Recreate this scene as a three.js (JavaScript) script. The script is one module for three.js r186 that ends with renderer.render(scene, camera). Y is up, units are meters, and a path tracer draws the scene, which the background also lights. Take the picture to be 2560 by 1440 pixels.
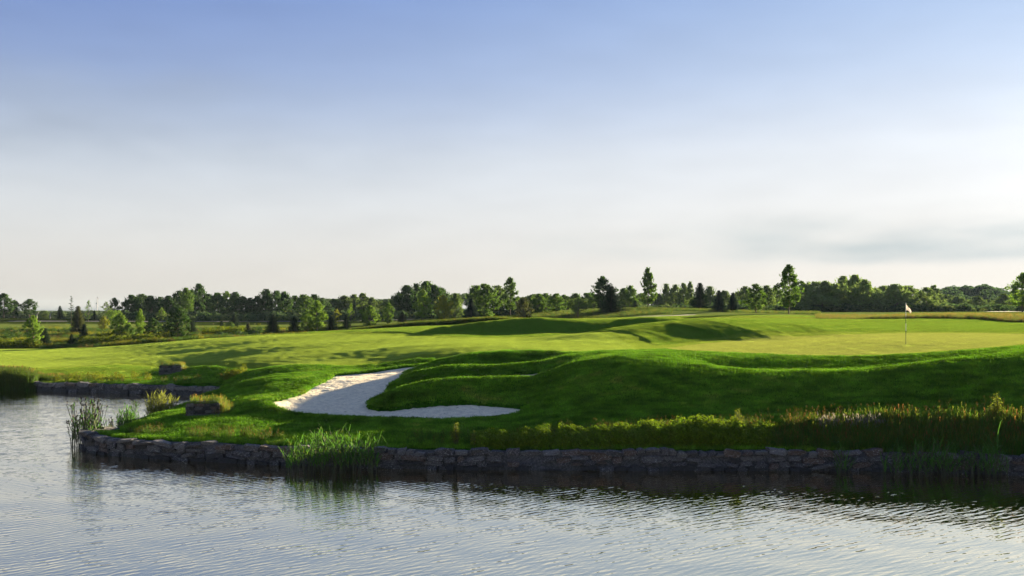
import * as THREE from 'three';
import { mergeGeometries } from 'three/addons/utils/BufferGeometryUtils.js';
import { createNoise2D, createNoise3D } from 'simplex-noise';

// ---------------------------------------------------------------- camera, sky, sun, exposure
const F = 2300 / 2560, HOR = 770, EYE = 5;            // lens (focal length per picture width), horizon line, eye height above the water
const renderer = new THREE.WebGLRenderer({ antialias: true });
renderer.toneMapping = THREE.LinearToneMapping;
renderer.toneMappingExposure = 6;
renderer.shadowMap.enabled = true;
renderer.setSize(1024, 576);
const scene = new THREE.Scene();
const camera = new THREE.PerspectiveCamera(2 * Math.atan(770 / 2300) * 180 / Math.PI, 2560 / 1540, 0.1, 6000);
camera.setViewOffset(2560, 1540, 0, 0, 2560, 1440);
camera.position.set(0, EYE, 0);
camera.lookAt(0, EYE, -100);
scene.add(camera);

const SUN_AZ = 38 * Math.PI / 180, SUN_EL = 9.1 * Math.PI / 180;
const sunDir = new THREE.Vector3(Math.sin(SUN_AZ) * Math.cos(SUN_EL), Math.sin(SUN_EL), -Math.cos(SUN_AZ) * Math.cos(SUN_EL));
const sun = new THREE.DirectionalLight(new THREE.Color(1.0, 0.82, 0.54), 5);
sun.position.copy(sunDir).multiplyScalar(260).add(new THREE.Vector3(0, 0, -80));
sun.target.position.set(0, 0, -80);
sun.castShadow = true;
sun.shadow.mapSize.set(4096, 4096);
Object.assign(sun.shadow.camera, { left: -160, right: 160, top: 60, bottom: -60, near: 1, far: 700 });
sun.shadow.radius = 1.5;
scene.add(sun, sun.target);

function rng(seed) { let a = seed >>> 0; return () => { a = (a + 0x6D2B79F5) | 0; let t = Math.imul(a ^ (a >>> 15), 1 | a); t = (t + Math.imul(t ^ (t >>> 7), 61 | t)) ^ t; return ((t ^ (t >>> 14)) >>> 0) / 4294967296; }; }
const noise2 = createNoise2D(rng(11)), noise3 = createNoise3D(rng(12));
const fbm2 = (x, y, o = 4) => { let s = 0, a = 1, n = 0; for (let i = 0; i < o; i++) { s += a * noise2(x, y); n += a; a *= 0.5; x = x * 2.03 + 7.1; y = y * 2.03 - 3.7; } return s / n; };
const fbm3 = (x, y, z, o = 4) => { let s = 0, a = 1, n = 0; for (let i = 0; i < o; i++) { s += a * noise3(x, y, z); n += a; a *= 0.5; x *= 2.03; y *= 2.03; z *= 2.03; } return s / n; };
const sat = (x) => Math.min(1, Math.max(0, x));
const sstep = (a, b, x) => { const t = sat((x - a) / (b - a)); return t * t * (3 - 2 * t); };
const lerp = (a, b, t) => a + (b - a) * t;
const toLin = (c) => { c /= 255; return c <= 0.04045 ? c / 12.92 : Math.pow((c + 0.055) / 1.055, 2.4); };

{ // sky: a gradient by height, whiter towards the sun, with two thin veils of cloud
  const W = 2048, H = 1024, data = new Float32Array(W * H * 4);
  const far = [[-90, 150, 158, 160], [0, 208, 204, 196], [2, 217, 214, 208], [4, 218, 219, 217], [6, 211, 216, 220], [9, 193, 204, 218], [12, 155, 174, 208], [14, 134, 157, 203], [18.5, 106, 134, 196], [30, 112, 138, 196], [60, 110, 134, 190], [90, 108, 132, 188]];
  const near = [[-90, 150, 158, 160], [0, 249, 242, 230], [3, 251, 247, 240], [6, 249, 250, 249], [9.5, 239, 245, 252], [14, 205, 222, 246], [18.5, 178, 203, 240], [30, 165, 188, 226], [60, 118, 142, 196], [90, 108, 132, 188]];
  const pick = (st, e) => { let i = 1; while (i < st.length - 1 && st[i][0] < e) i++; const t = sat((e - st[i - 1][0]) / (st[i][0] - st[i - 1][0])); return [1, 2, 3].map((k) => lerp(st[i - 1][k], st[i][k], t)); };
  for (let j = 0; j < H; j++) {
    const el = ((j + 0.5) / H - 0.5) * Math.PI, ed = el * 180 / Math.PI, ce = Math.cos(el), se = Math.sin(el);
    const cf = pick(far, ed), cn = pick(near, ed);
    for (let i = 0; i < W; i++) {
      const az = ((i + 0.5) / W - 0.5) * 2 * Math.PI, x = Math.cos(az) * ce, z = Math.sin(az) * ce;
      const g = Math.acos(Math.min(1, Math.max(-1, x * sunDir.x + se * sunDir.y + z * sunDir.z))) * 180 / Math.PI;
      const w = sat(Math.exp(-Math.pow(g / 45, 1.8)) * 1.05);
      const bearing = Math.atan2(x, -z) * 180 / Math.PI;
      // thin veil of cloud, stretched sideways
      const wx = bearing + 6 * fbm3(x * 2, se * 6, z * 2, 3), band = (lo, hi, soft) => sstep(lo - soft, lo + soft, ed) * (1 - sstep(hi - soft, hi + soft, ed));
      const n1 = fbm3(x * 4.2 + 4, se * 13, z * 4.2 - 2, 5), n2 = fbm3(x * 4 - 9, se * 26 + 3, z * 4, 5);
      let veil = sat(0.5 + 0.85 * n1) * band(9.0 + 1.2 * noise3(x * 2, 3, z * 2), 13.2, 1.5) * sstep(2, -22, wx) * sstep(-120, -60, bearing);
      let bank = sat(0.6 + 0.9 * n2) * sstep(2.3, 3.1, ed + 0.5 * n1) * (1 - sstep(3.6, 6.6, ed + 1.2 * n1)) * sstep(-3, 16, wx) * sstep(110, 60, bearing);
      const wisp = 0.045 * fbm3(x * 6, se * 26, z * 6, 6) * band(1, 20, 3);
      const o = 4 * (j * W + i);
      for (let k = 0; k < 3; k++) {
        let c = lerp(toLin(cf[k]), toLin(cn[k]), w);
        c = lerp(c, [0.36, 0.42, 0.52][k], 0.5 * veil);
        c = lerp(c, [0.62, 0.68, 0.69][k], 0.95 * bank);
        c *= 1 + wisp + 0.12 * Math.exp(-Math.pow(g / 11, 2)) * (ed > 0 ? 1 : 0);
        data[o + k] = c / 6;
      }
      data[o + 3] = 1;
    }
  }
  const sky = new THREE.DataTexture(data, W, H, THREE.RGBAFormat, THREE.FloatType);
  sky.mapping = THREE.EquirectangularReflectionMapping; sky.magFilter = THREE.LinearFilter; sky.minFilter = THREE.LinearFilter; sky.needsUpdate = true;
  scene.background = sky; scene.environment = sky;
}
scene.fog = new THREE.FogExp2(new THREE.Color(0.62, 0.82, 1.0), 0.00006);

// ---------------------------------------------------------------- helpers
const used = new Map();
function numbered(name) { const n = used.get(name) || 0; used.set(name, n + 1); return n ? `${name}_${String(n).padStart(3, '0')}` : name; }
function shade(o) { o.castShadow = true; o.receiveShadow = true; return o; }
function mesh(name, geo, mat, parent) { const o = shade(new THREE.Mesh(geo, mat)); o.name = parent === scene ? numbered(name) : name; parent.add(o); return o; }
function tag(o, label, category, group) { o.userData.label = label; o.userData.category = category; if (group) o.userData.group = group; return o; }
function struct(name, geo, mat) { const o = mesh(name, geo, mat, scene); o.userData.kind = 'structure'; return o; }
function thing(name, label, category, group) { const o = new THREE.Group(); o.name = numbered(name); scene.add(o); return tag(o, label, category, group); }
function stuff(name, label, category, geo, mat, list, parent = scene) {   // list: [x, y, z, turn, scale, height factor, tint, lean]
  const o = shade(new THREE.InstancedMesh(geo, mat, list.length)), d = new THREE.Object3D(), c = new THREE.Color();
  list.forEach(([x, y, z, turn, s, hf, t, lean = 0], i) => { d.position.set(x, y, z); d.rotation.set(lean, turn, lean * 0.6); d.scale.set(s, s * hf, s); d.updateMatrix(); o.setMatrixAt(i, d.matrix); o.setColorAt(i, c.setRGB(t[0], t[1], t[2])); });
  o.name = parent === scene ? numbered(name) : name; o.userData.kind = 'stuff'; if (label) { o.userData.label = label; o.userData.category = category; } parent.add(o);
  return o;
}
function geoOf(pos, idx, col, uv) {
  const g = new THREE.BufferGeometry();
  g.setAttribute('position', new THREE.BufferAttribute(new Float32Array(pos), 3));
  if (col) g.setAttribute('color', new THREE.BufferAttribute(new Float32Array(col), 3));
  if (uv) g.setAttribute('uv', new THREE.BufferAttribute(new Float32Array(uv), 2));
  if (idx) g.setIndex(idx);
  g.computeVertexNormals();
  return g;
}
const at = (px, py, d) => [(px - 1280) / 2300 * d, EYE - (py - HOR) / 2300 * d, d];   // a sighting taken off the photograph, at distance d -> x, height, d (= -z)
function grainTexture(size, fn, srgb) {
  const data = new Uint8Array(size * size * 4);
  for (let j = 0; j < size; j++) for (let i = 0; i < size; i++) { const c = fn(i / size, j / size), o = 4 * (j * size + i); for (let k = 0; k < 3; k++) data[o + k] = Math.max(0, Math.min(255, Math.round(255 * (Array.isArray(c) ? c[k] : c)))); data[o + 3] = 255; }
  const t = new THREE.DataTexture(data, size, size); t.wrapS = t.wrapT = THREE.RepeatWrapping; t.magFilter = THREE.LinearFilter; t.minFilter = THREE.LinearMipmapLinearFilter; t.generateMipmaps = true;
  if (srgb) t.colorSpace = THREE.SRGBColorSpace; t.needsUpdate = true; return t;
}
function tileNoise(nx, ny, seed) {   // noise that repeats over the unit square
  return (u, v) => { const a = u * 2 * Math.PI, b = v * 2 * Math.PI, r = nx / (2 * Math.PI), s = ny / (2 * Math.PI); return noise3(Math.cos(a) * r + seed, Math.sin(a) * r + Math.cos(b) * s, Math.sin(b) * s - seed); };
}

// ---------------------------------------------------------------- the lie of the land
const shore = [   // the water's edge as x, d (distance from the eye), from far left round the headland to the right
  [-140, 58], [-60, 57], [-34, 56.2], [-28.4, 55.3], [-22.8, 53.6], [-18.5, 52.6], [-16.6, 52.0], [-15.8, 50.2], [-15.4, 46], [-15.1, 42], [-14.95, 38], [-15.0, 35.5], [-15.35, 34], [-15.4, 33],
  [-14.7, 31.9], [-12.7, 30.7], [-10.1, 29.9], [-7.36, 29.2], [-3.5, 28.6], [0.24, 28.25], [5.15, 28.2], [11.2, 28.05], [15.3, 27.4], [22, 26.9], [40, 26.3], [90, 26]];
const landPoly = [...shore, [400, 26], [400, 2000], [-400, 2000], [-400, 58]];
function polyDist(poly, x, d, closed = true) {   // signed: positive inside
  let m = 1e9, ins = false; const n = poly.length;
  for (let i = 0, j = n - 1; i < n; j = i++) {
    if (!closed && i === 0) continue;
    const ax = poly[j][0], ay = poly[j][1], bx = poly[i][0], by = poly[i][1], ex = bx - ax, ey = by - ay, t = sat(((x - ax) * ex + (d - ay) * ey) / (ex * ex + ey * ey + 1e-12));
    const qx = x - ax - ex * t, qy = d - ay - ey * t, q = qx * qx + qy * qy; if (q < m) m = q;
    if ((ay > d) !== (by > d) && x < (bx - ax) * (d - ay) / (by - ay) + ax) ins = !ins;
  }
  return (ins ? 1 : -1) * Math.sqrt(m);
}
function makeSpline(points) {   // thin plate through levelled points [x, y, d]
  const P = points.map(([x, y, d]) => [x / d * 3.2, Math.log(d) * 3.2, y]), n = P.length, N = n + 3;
  const phi = (r2) => r2 > 1e-12 ? r2 * Math.log(r2) : 0;
  const A = []; for (let i = 0; i < N; i++) A.push(new Float64Array(N + 1));
  for (let i = 0; i < n; i++) { for (let j = 0; j < n; j++) A[i][j] = phi((P[i][0] - P[j][0]) ** 2 + (P[i][1] - P[j][1]) ** 2) + (i === j ? 2e-4 : 0); A[i][n] = A[n][i] = 1; A[i][n + 1] = A[n + 1][i] = P[i][0]; A[i][n + 2] = A[n + 2][i] = P[i][1]; A[i][N] = P[i][2]; }
  for (let c = 0; c < N; c++) { let p = c; for (let r = c + 1; r < N; r++) if (Math.abs(A[r][c]) > Math.abs(A[p][c])) p = r; [A[c], A[p]] = [A[p], A[c]]; for (let r = c + 1; r < N; r++) { const f = A[r][c] / A[c][c]; if (f) for (let k = c; k <= N; k++) A[r][k] -= f * A[c][k]; } }
  const w = new Float64Array(N); for (let r = N - 1; r >= 0; r--) { let s = A[r][N]; for (let k = r + 1; k < N; k++) s -= A[r][k] * w[k]; w[r] = s / A[r][r]; }
  return (x, d) => { const u = x / d * 3.2, v = Math.log(d) * 3.2; let s = w[n] + w[n + 1] * u + w[n + 2] * v; for (let i = 0; i < n; i++) { const a = u - P[i][0], b = v - P[i][1], r2 = a * a + b * b; if (r2 > 1e-12) s += w[i] * r2 * Math.log(r2); } return s; };
}
const WALL_TOP = 0.58;
const sightings = [
  // headland and the bank above the wall
  ...[[350, 1085, 33], [420, 1075, 33], [500, 1060, 33.5], [500, 1085, 31.7], [600, 1050, 34], [700, 1080, 31.6], [700, 1045, 34.5], [800, 1048, 34], [900, 1062, 32.8], [900, 1044, 34], [1100, 1045, 33.9], [1100, 1080, 31], [1300, 1032, 34.3], [1300, 1080, 31],
    [330, 1062, 35.2], [390, 1040, 37.5], [450, 1018, 40.8], [510, 1000, 43.5], [560, 984, 45], [640, 962, 47.5], [560, 1020, 37.5], [600, 1000, 39], [640, 1005, 37.5], [600, 960, 45.5], [530, 1040, 35.5],
    [1400, 1000, 34.6], [1400, 1060, 31.5], [1500, 1000, 34], [1500, 1060, 31], [1500, 935, 36.6], [1700, 1000, 33.8], [1700, 1060, 30.8], [1850, 1000, 33.6], [1850, 1060, 30.8], [2000, 1000, 33.4], [2000, 1060, 30.5],
    [2250, 1000, 33.2], [2250, 1060, 30.3], [2450, 980, 33.4], [2450, 1060, 30], [2560, 960, 33.8], [2560, 1040, 30.5], [2900, 940, 34], [2900, 1040, 30], [3300, 930, 34]],
  // crest of the bank
  ...[[1550, 895, 39], [1620, 899, 38.6], [1700, 908, 38], [1780, 919, 37.4], [1850, 927, 37], [1930, 931, 36.7], [2000, 932, 36.5], [2120, 930, 36.4], [2250, 920, 36.5], [2350, 907, 36.7], [2450, 896, 37], [2560, 886, 37.5], [2700, 874, 38.5], [2900, 860, 40], [3300, 850, 40]],
  // dip behind the crest, shoulder and putting green
  ...[[1780, 916, 39.2], [1850, 927, 38.8], [1930, 931, 38.6], [2000, 932, 38.4], [2120, 930, 38.3], [2250, 919, 38.3], [2350, 905, 38.4], [2450, 895, 38.6], [1800, 896, 41], [1900, 899, 41], [2000, 900, 41.2], [2120, 898, 41.2], [2250, 891, 41.2], [2350, 886, 41], [2000, 888, 44], [2263, 880, 43.8], [1850, 886, 44],
    [2263, 859, 48], [2263, 843, 55], [2263, 833, 61], [1700, 884, 44.5], [1640, 874, 48], [1700, 872, 49.5], [1800, 870, 48.5], [1800, 861, 53], [1920, 852, 55.5], [2100, 840, 58.5], [2400, 831, 61], [2560, 828, 61], [2560, 845, 51], [2560, 864, 43.5], [2420, 874, 42.8], [2900, 840, 52], [3300, 830, 55]],
  // fairway in the middle and to the left
  ...[[880, 834, 76], [1050, 841, 69], [1000, 868, 58], [1100, 880, 52], [1300, 850, 64], [1300, 873, 51], [1420, 880, 47.5], [1500, 876, 48], [1550, 860, 55], [1480, 846, 62], [900, 905, 52], [900, 870, 61], [760, 905, 55], [700, 870, 66], [700, 838, 81],
    [500, 848, 87], [500, 880, 71], [500, 918, 60], [350, 862, 88], [350, 890, 73], [300, 920, 63.5], [200, 879, 85], [200, 905, 72], [200, 935, 60.5], [100, 888, 81], [0, 893, 79], [0, 930, 64.5], [100, 932, 63], [100, 952, 57.5], [300, 950, 57], [450, 950, 55.5], [520, 962, 52.5], [0, 945, 60], [-200, 895, 80], [-200, 940, 62], [-600, 900, 80], [-600, 935, 62],
    [430, 936, 60.5], [640, 925, 54], [600, 938, 51], [750, 927, 49], [840, 932, 46.8], [940, 924, 48.2], [1050, 911, 49], [690, 1001, 37.6], [650, 985, 40.3], [760, 980, 40], [700, 950, 43.5]],
  // floor of the hollows between the grassy fingers
  ...[[1050, 985, 38.8], [1150, 985, 39], [1250, 975, 39.4], [1340, 938, 40.2], [1100, 965, 42.4], [1200, 948, 43], [1300, 925, 43.6], [1400, 896, 44.2], [1010, 1012, 35.9], [1080, 1008, 35.8], [1150, 1006, 35.8], [1230, 1010, 35.5], [1300, 1012, 35.2], [1350, 985, 36]],
  // ground beyond
  ...[[1200, 837, 70.5], [1300, 837, 71], [1400, 835, 71.5], [1430, 836, 72.5], [1480, 834, 73], [1560, 830, 74], [1650, 819, 75], [1720, 808, 76], [1560, 838, 60], [1640, 858, 56.5], [1750, 852, 57], [1850, 848, 57.5], [1950, 842, 59], [1300, 808, 84], [1400, 808, 86], [1500, 808, 87], [1350, 801, 112], [1700, 799, 88], [1850, 797, 88],
    [2000, 806, 78], [2000, 791, 98], [2100, 813, 72], [2100, 797, 95], [2300, 814, 72], [2300, 798, 84], [2400, 795, 88], [2500, 815, 70], [2560, 807, 80], [2200, 790, 120], [2400, 784, 130], [2700, 805, 75], [3200, 800, 80],
    [0, 873, 94], [85, 872, 99], [200, 868, 100], [300, 861, 104], [450, 848, 109], [560, 836, 117], [680, 836, 108], [800, 834, 108], [0, 832, 130], [300, 832, 130], [480, 826, 132], [0, 815, 150], [300, 812, 155], [560, 815, 150], [300, 800, 185], [0, 795, 200], [600, 800, 190], [700, 805, 170], [-400, 870, 96], [-400, 815, 150], [-800, 820, 140], [-600, 795, 200],
    [900, 829, 96], [900, 802, 170], [1000, 820, 98], [1200, 803, 100], [1200, 795, 140], [1500, 797, 118], [1620, 774, 140], [1700, 782, 120], [1700, 777, 160], [1900, 784, 140], [2300, 780, 160], [2500, 779, 160], [2900, 780, 160], [3400, 780, 170]],
].map((s) => at(...s));
for (const d of [230, 330, 500, 900, 1600]) for (const u of [-0.9, -0.45, 0, 0.45, 0.9]) sightings.push([u * d, u < -0.1 ? (d > 250 ? 0.3 : 1.8) : u < 0.1 ? (d > 250 ? 1.2 : 2.6) : (d > 250 ? 1.5 : 3.2), d]);
for (let i = 13; i < shore.length - 2; i++) { sightings.push([shore[i][0], WALL_TOP, shore[i][1]]); if (i < shore.length - 3) sightings.push([(shore[i][0] + shore[i + 1][0]) / 2, WALL_TOP, (shore[i][1] + shore[i + 1][1]) / 2]); }
for (const i of [1, 2, 3, 4, 5, 6]) sightings.push([shore[i][0], 0.52, shore[i][1]]);
for (const i of [8, 9, 10, 11, 12]) sightings.push([shore[i][0], 0.34, shore[i][1]]);
const landSpline = makeSpline(sightings);
const ridges = [   // grassy fingers beside the bunker, humps left of it, mounds behind: crest line, side slope, roundness
  [[[918, 1016, 36.1], [935, 1002, 36.2], [960, 990, 36.4], [1020, 966, 36.9], [1080, 953, 37.3], [1150, 947, 37.6], [1250, 946, 37.8], [1340, 944, 38], [1400, 925, 38], [1450, 907, 38.5], [1550, 894, 39]], 0.62, 0.7],
  [[[966, 976, 39.6], [985, 961, 40], [1050, 931, 40.6], [1120, 918, 41], [1250, 917, 41.3], [1350, 908, 41.6], [1420, 892, 42], [1500, 882, 43.2]], 0.5, 0.7],
  [[[1002, 942, 43.5], [1040, 925, 44], [1100, 903, 44.6], [1180, 887, 45], [1260, 881, 45.5], [1330, 880, 46], [1430, 883, 46]], 0.45, 0.8],
  [[[655, 957, 45], [702, 939, 46], [740, 936, 46], [790, 942, 45.2], [815, 948, 44.6]], 0.3, 1.0],
  [[[645, 974, 42], [685, 962, 42], [720, 965, 41.6], [760, 972, 41]], 0.28, 1.0],
  [[[1120, 817, 74], [1200, 805, 75], [1280, 797, 76], [1350, 794, 76], [1450, 797, 77], [1530, 800, 78], [1620, 794, 79], [1700, 795, 80]], 0.46, 1.5],
  [[[1520, 829, 63], [1560, 822, 63.5], [1650, 808, 65], [1740, 798, 66], [1850, 799, 67], [1950, 806, 67], [2050, 814, 68]], 0.16, 3.4],
].map(([pts, a, r]) => ({ p: pts.map((s) => at(...s)), a, r }));
const smax = (a, b, k) => { const h = sat(0.5 + 0.5 * (a - b) / k); return lerp(b, a, h) + k * h * (1 - h); };
const bunkerPoly = [[676, 1006, 37], [712, 998, 37.8], [765, 982, 39.6], [778, 970, 41], [808, 958, 42.6], [832, 947, 44.2], [836, 941, 45.2], [880, 937, 45.8], [940, 931, 46.6], [1010, 920, 47.7], [1080, 913, 47.9], [1058, 923, 46.6], [1010, 940, 44.3], [1001, 949, 43], [985, 962, 41], [968, 972, 40], [962, 985, 38.8], [935, 1002, 37.4], [917, 1014, 36.5], [920, 1021, 36], [945, 1027, 35.4], [985, 1025, 35.4], [1040, 1018, 35.6], [1100, 1012, 35.7], [1170, 1010, 35.7], [1240, 1014, 35.4], [1318, 1024, 34.95], [1290, 1034, 34.25], [1200, 1042, 33.9], [1100, 1045, 33.75], [960, 1043, 33.95], [850, 1040, 34.35], [740, 1033, 35.0], [690, 1022, 35.8]].map((s) => { const p = at(...s); return [p[0], p[2]]; });
const pocketPoly = [[1255, 945, 40.0], [1300, 939, 40.3], [1350, 936, 40.4], [1362, 938, 40.1], [1330, 944, 39.6], [1270, 950, 39.5]].map((s) => { const p = at(...s); return [p[0], p[2]]; });
const sandSpline = makeSpline([[690, 1010, 36.6], [740, 1028, 35.4], [850, 1034, 34.9], [960, 1037, 34.5], [1150, 1039, 34.3], [1290, 1024, 34.9], [1170, 1013, 35.6], [1050, 1019, 35.5], [960, 1026, 35.4], [918, 1020, 36], [920, 1010, 36.7], [964, 982, 39], [1000, 946, 43], [1050, 921, 46.7], [940, 932, 46.2], [832, 943, 44.5], [775, 973, 40.7], [700, 1012, 36.6], [830, 1010, 36.8], [850, 985, 39], [900, 960, 41.5], [960, 942, 44]].map((s) => { const p = at(...s); p[1] -= 0.03; return p; }));
const inBox = (poly) => { const xs = poly.map((p) => p[0]), ds = poly.map((p) => p[1]); return [Math.min(...xs) - 2, Math.max(...xs) + 2, Math.min(...ds) - 2, Math.max(...ds) + 2]; };
const bBox = inBox(bunkerPoly), pBox = inBox(pocketPoly);
const within = (b, x, d) => x > b[0] && x < b[1] && d > b[2] && d < b[3];
function groundAt(x, d) {
  let h = landSpline(x, d);
  if (d < 140) for (const { p, a, r } of ridges) {
    let best = 1e9, yc = 0;
    for (let i = 1; i < p.length; i++) { const A = p[i - 1], B = p[i], ex = B[0] - A[0], ey = B[2] - A[2], t = sat(((x - A[0]) * ex + (d - A[2]) * ey) / (ex * ex + ey * ey)), q = (x - A[0] - ex * t) ** 2 + (d - A[2] - ey * t) ** 2; if (q < best) { best = q; yc = lerp(A[1], B[1], t); } }
    const rh = yc - a * (Math.sqrt(best + r * r) - r);
    if (rh > h - 1) h = smax(h, rh, 0.25 * r * a + 0.05);
  }
  h += (0.028 + 0.05 * sstep(47, 58, d) * (1 - sstep(100, 120, d)) * (1 - sstep(6, 10, x))) * 1.0 * fbm2(x * 0.06, d * 0.15, 2) + 0.012 * noise2(x * 0.9, d * 0.9);
  if (d < 62) {
    const s = polyDist(landPoly, x, d);
    if (s < 1.2) { if (d < 34 && s > -0.5) h = lerp(Math.min(h, WALL_TOP + 0.0), h, sstep(0.3, 1.2, s)); const walled = d < 33.6 || (d > 51.5 && x > -29 && x < -16.2); h = walled ? lerp(h, -0.9, sstep(0.42, 0.2, s)) : lerp(h, -0.9, sstep(0.05, -0.45, s)); }
  }
  return h;
}
function landAt(x, d, parts) {   // with the bunkers cut in
  let h = groundAt(x, d);
  if (within(bBox, x, d)) {
    const s = polyDist(bunkerPoly, x, d) + 0.05 * noise2(x * 2.2, d * 2.2) + 0.03 * noise2(x * 6, d * 6);
    if (s > -1.0) { const sand = sandSpline(x, d); h = Math.max(h, lerp(h, sand + 0.05, sstep(-1.0, -0.1, s))); h = lerp(h, sand - 0.28, sstep(-0.06, 0.1, s)); }
  }
  if (within(pBox, x, d)) { const s = polyDist(pocketPoly, x, d); h -= 0.3 * sstep(-0.1, 0.1, s); }
  return h;
}

// zones of mowing, as x, d outlines
const zone = (list) => list.map((s) => { const p = at(...s); return [p[0], p[2]]; });
const greenPoly = zone([[1660, 868, 51], [1720, 862, 54], [1820, 856, 56.5], [1920, 849, 57.8], [2100, 839, 60], [2263, 834, 61.5], [2420, 834, 60.5], [2560, 838, 57], [2640, 845, 52], [2600, 860, 46], [2480, 872, 43.6], [2350, 880, 43], [2200, 886, 43], [2050, 888, 43.6], [1900, 886, 44.6], [1780, 880, 46], [1700, 874, 48.5]]);
const fairPoly = zone([[1592, 872, 49.5], [1585, 862, 53.5], [1560, 852, 57], [1520, 846, 60.5], [1440, 842, 64.5], [1300, 842, 67], [1150, 845, 66], [1060, 843, 68], [960, 838, 73], [880, 836, 75], [640, 838, 86], [350, 862, 94], [0, 890, 86], [-300, 900, 80], [-500, 910, 72], [0, 920, 66.5], [300, 905, 68], [520, 905, 63], [700, 918, 54.5], [900, 921, 51], [1060, 903, 52], [1230, 884, 49.5], [1430, 885, 47.2], [1560, 881, 47]]);
const far2Poly = zone([[-300, 822, 143], [200, 822, 143], [480, 822, 143], [700, 822, 140], [1010, 822, 128], [1020, 812, 145], [700, 810, 152], [300, 808, 158], [-300, 810, 155]]);
const strip2Poly = zone([[-300, 868, 96], [0, 869, 95.5], [150, 871, 96], [215, 878, 90], [230, 880, 84], [0, 898, 78], [-300, 902, 78]]);
const zoneBoxes = new Map([greenPoly, fairPoly, far2Poly, strip2Poly].map((p) => [p, inBox(p)]));
const zoneAt = (poly, x, d) => within(zoneBoxes.get(poly), x, d) ? polyDist(poly, x, d) : -5;

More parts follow.
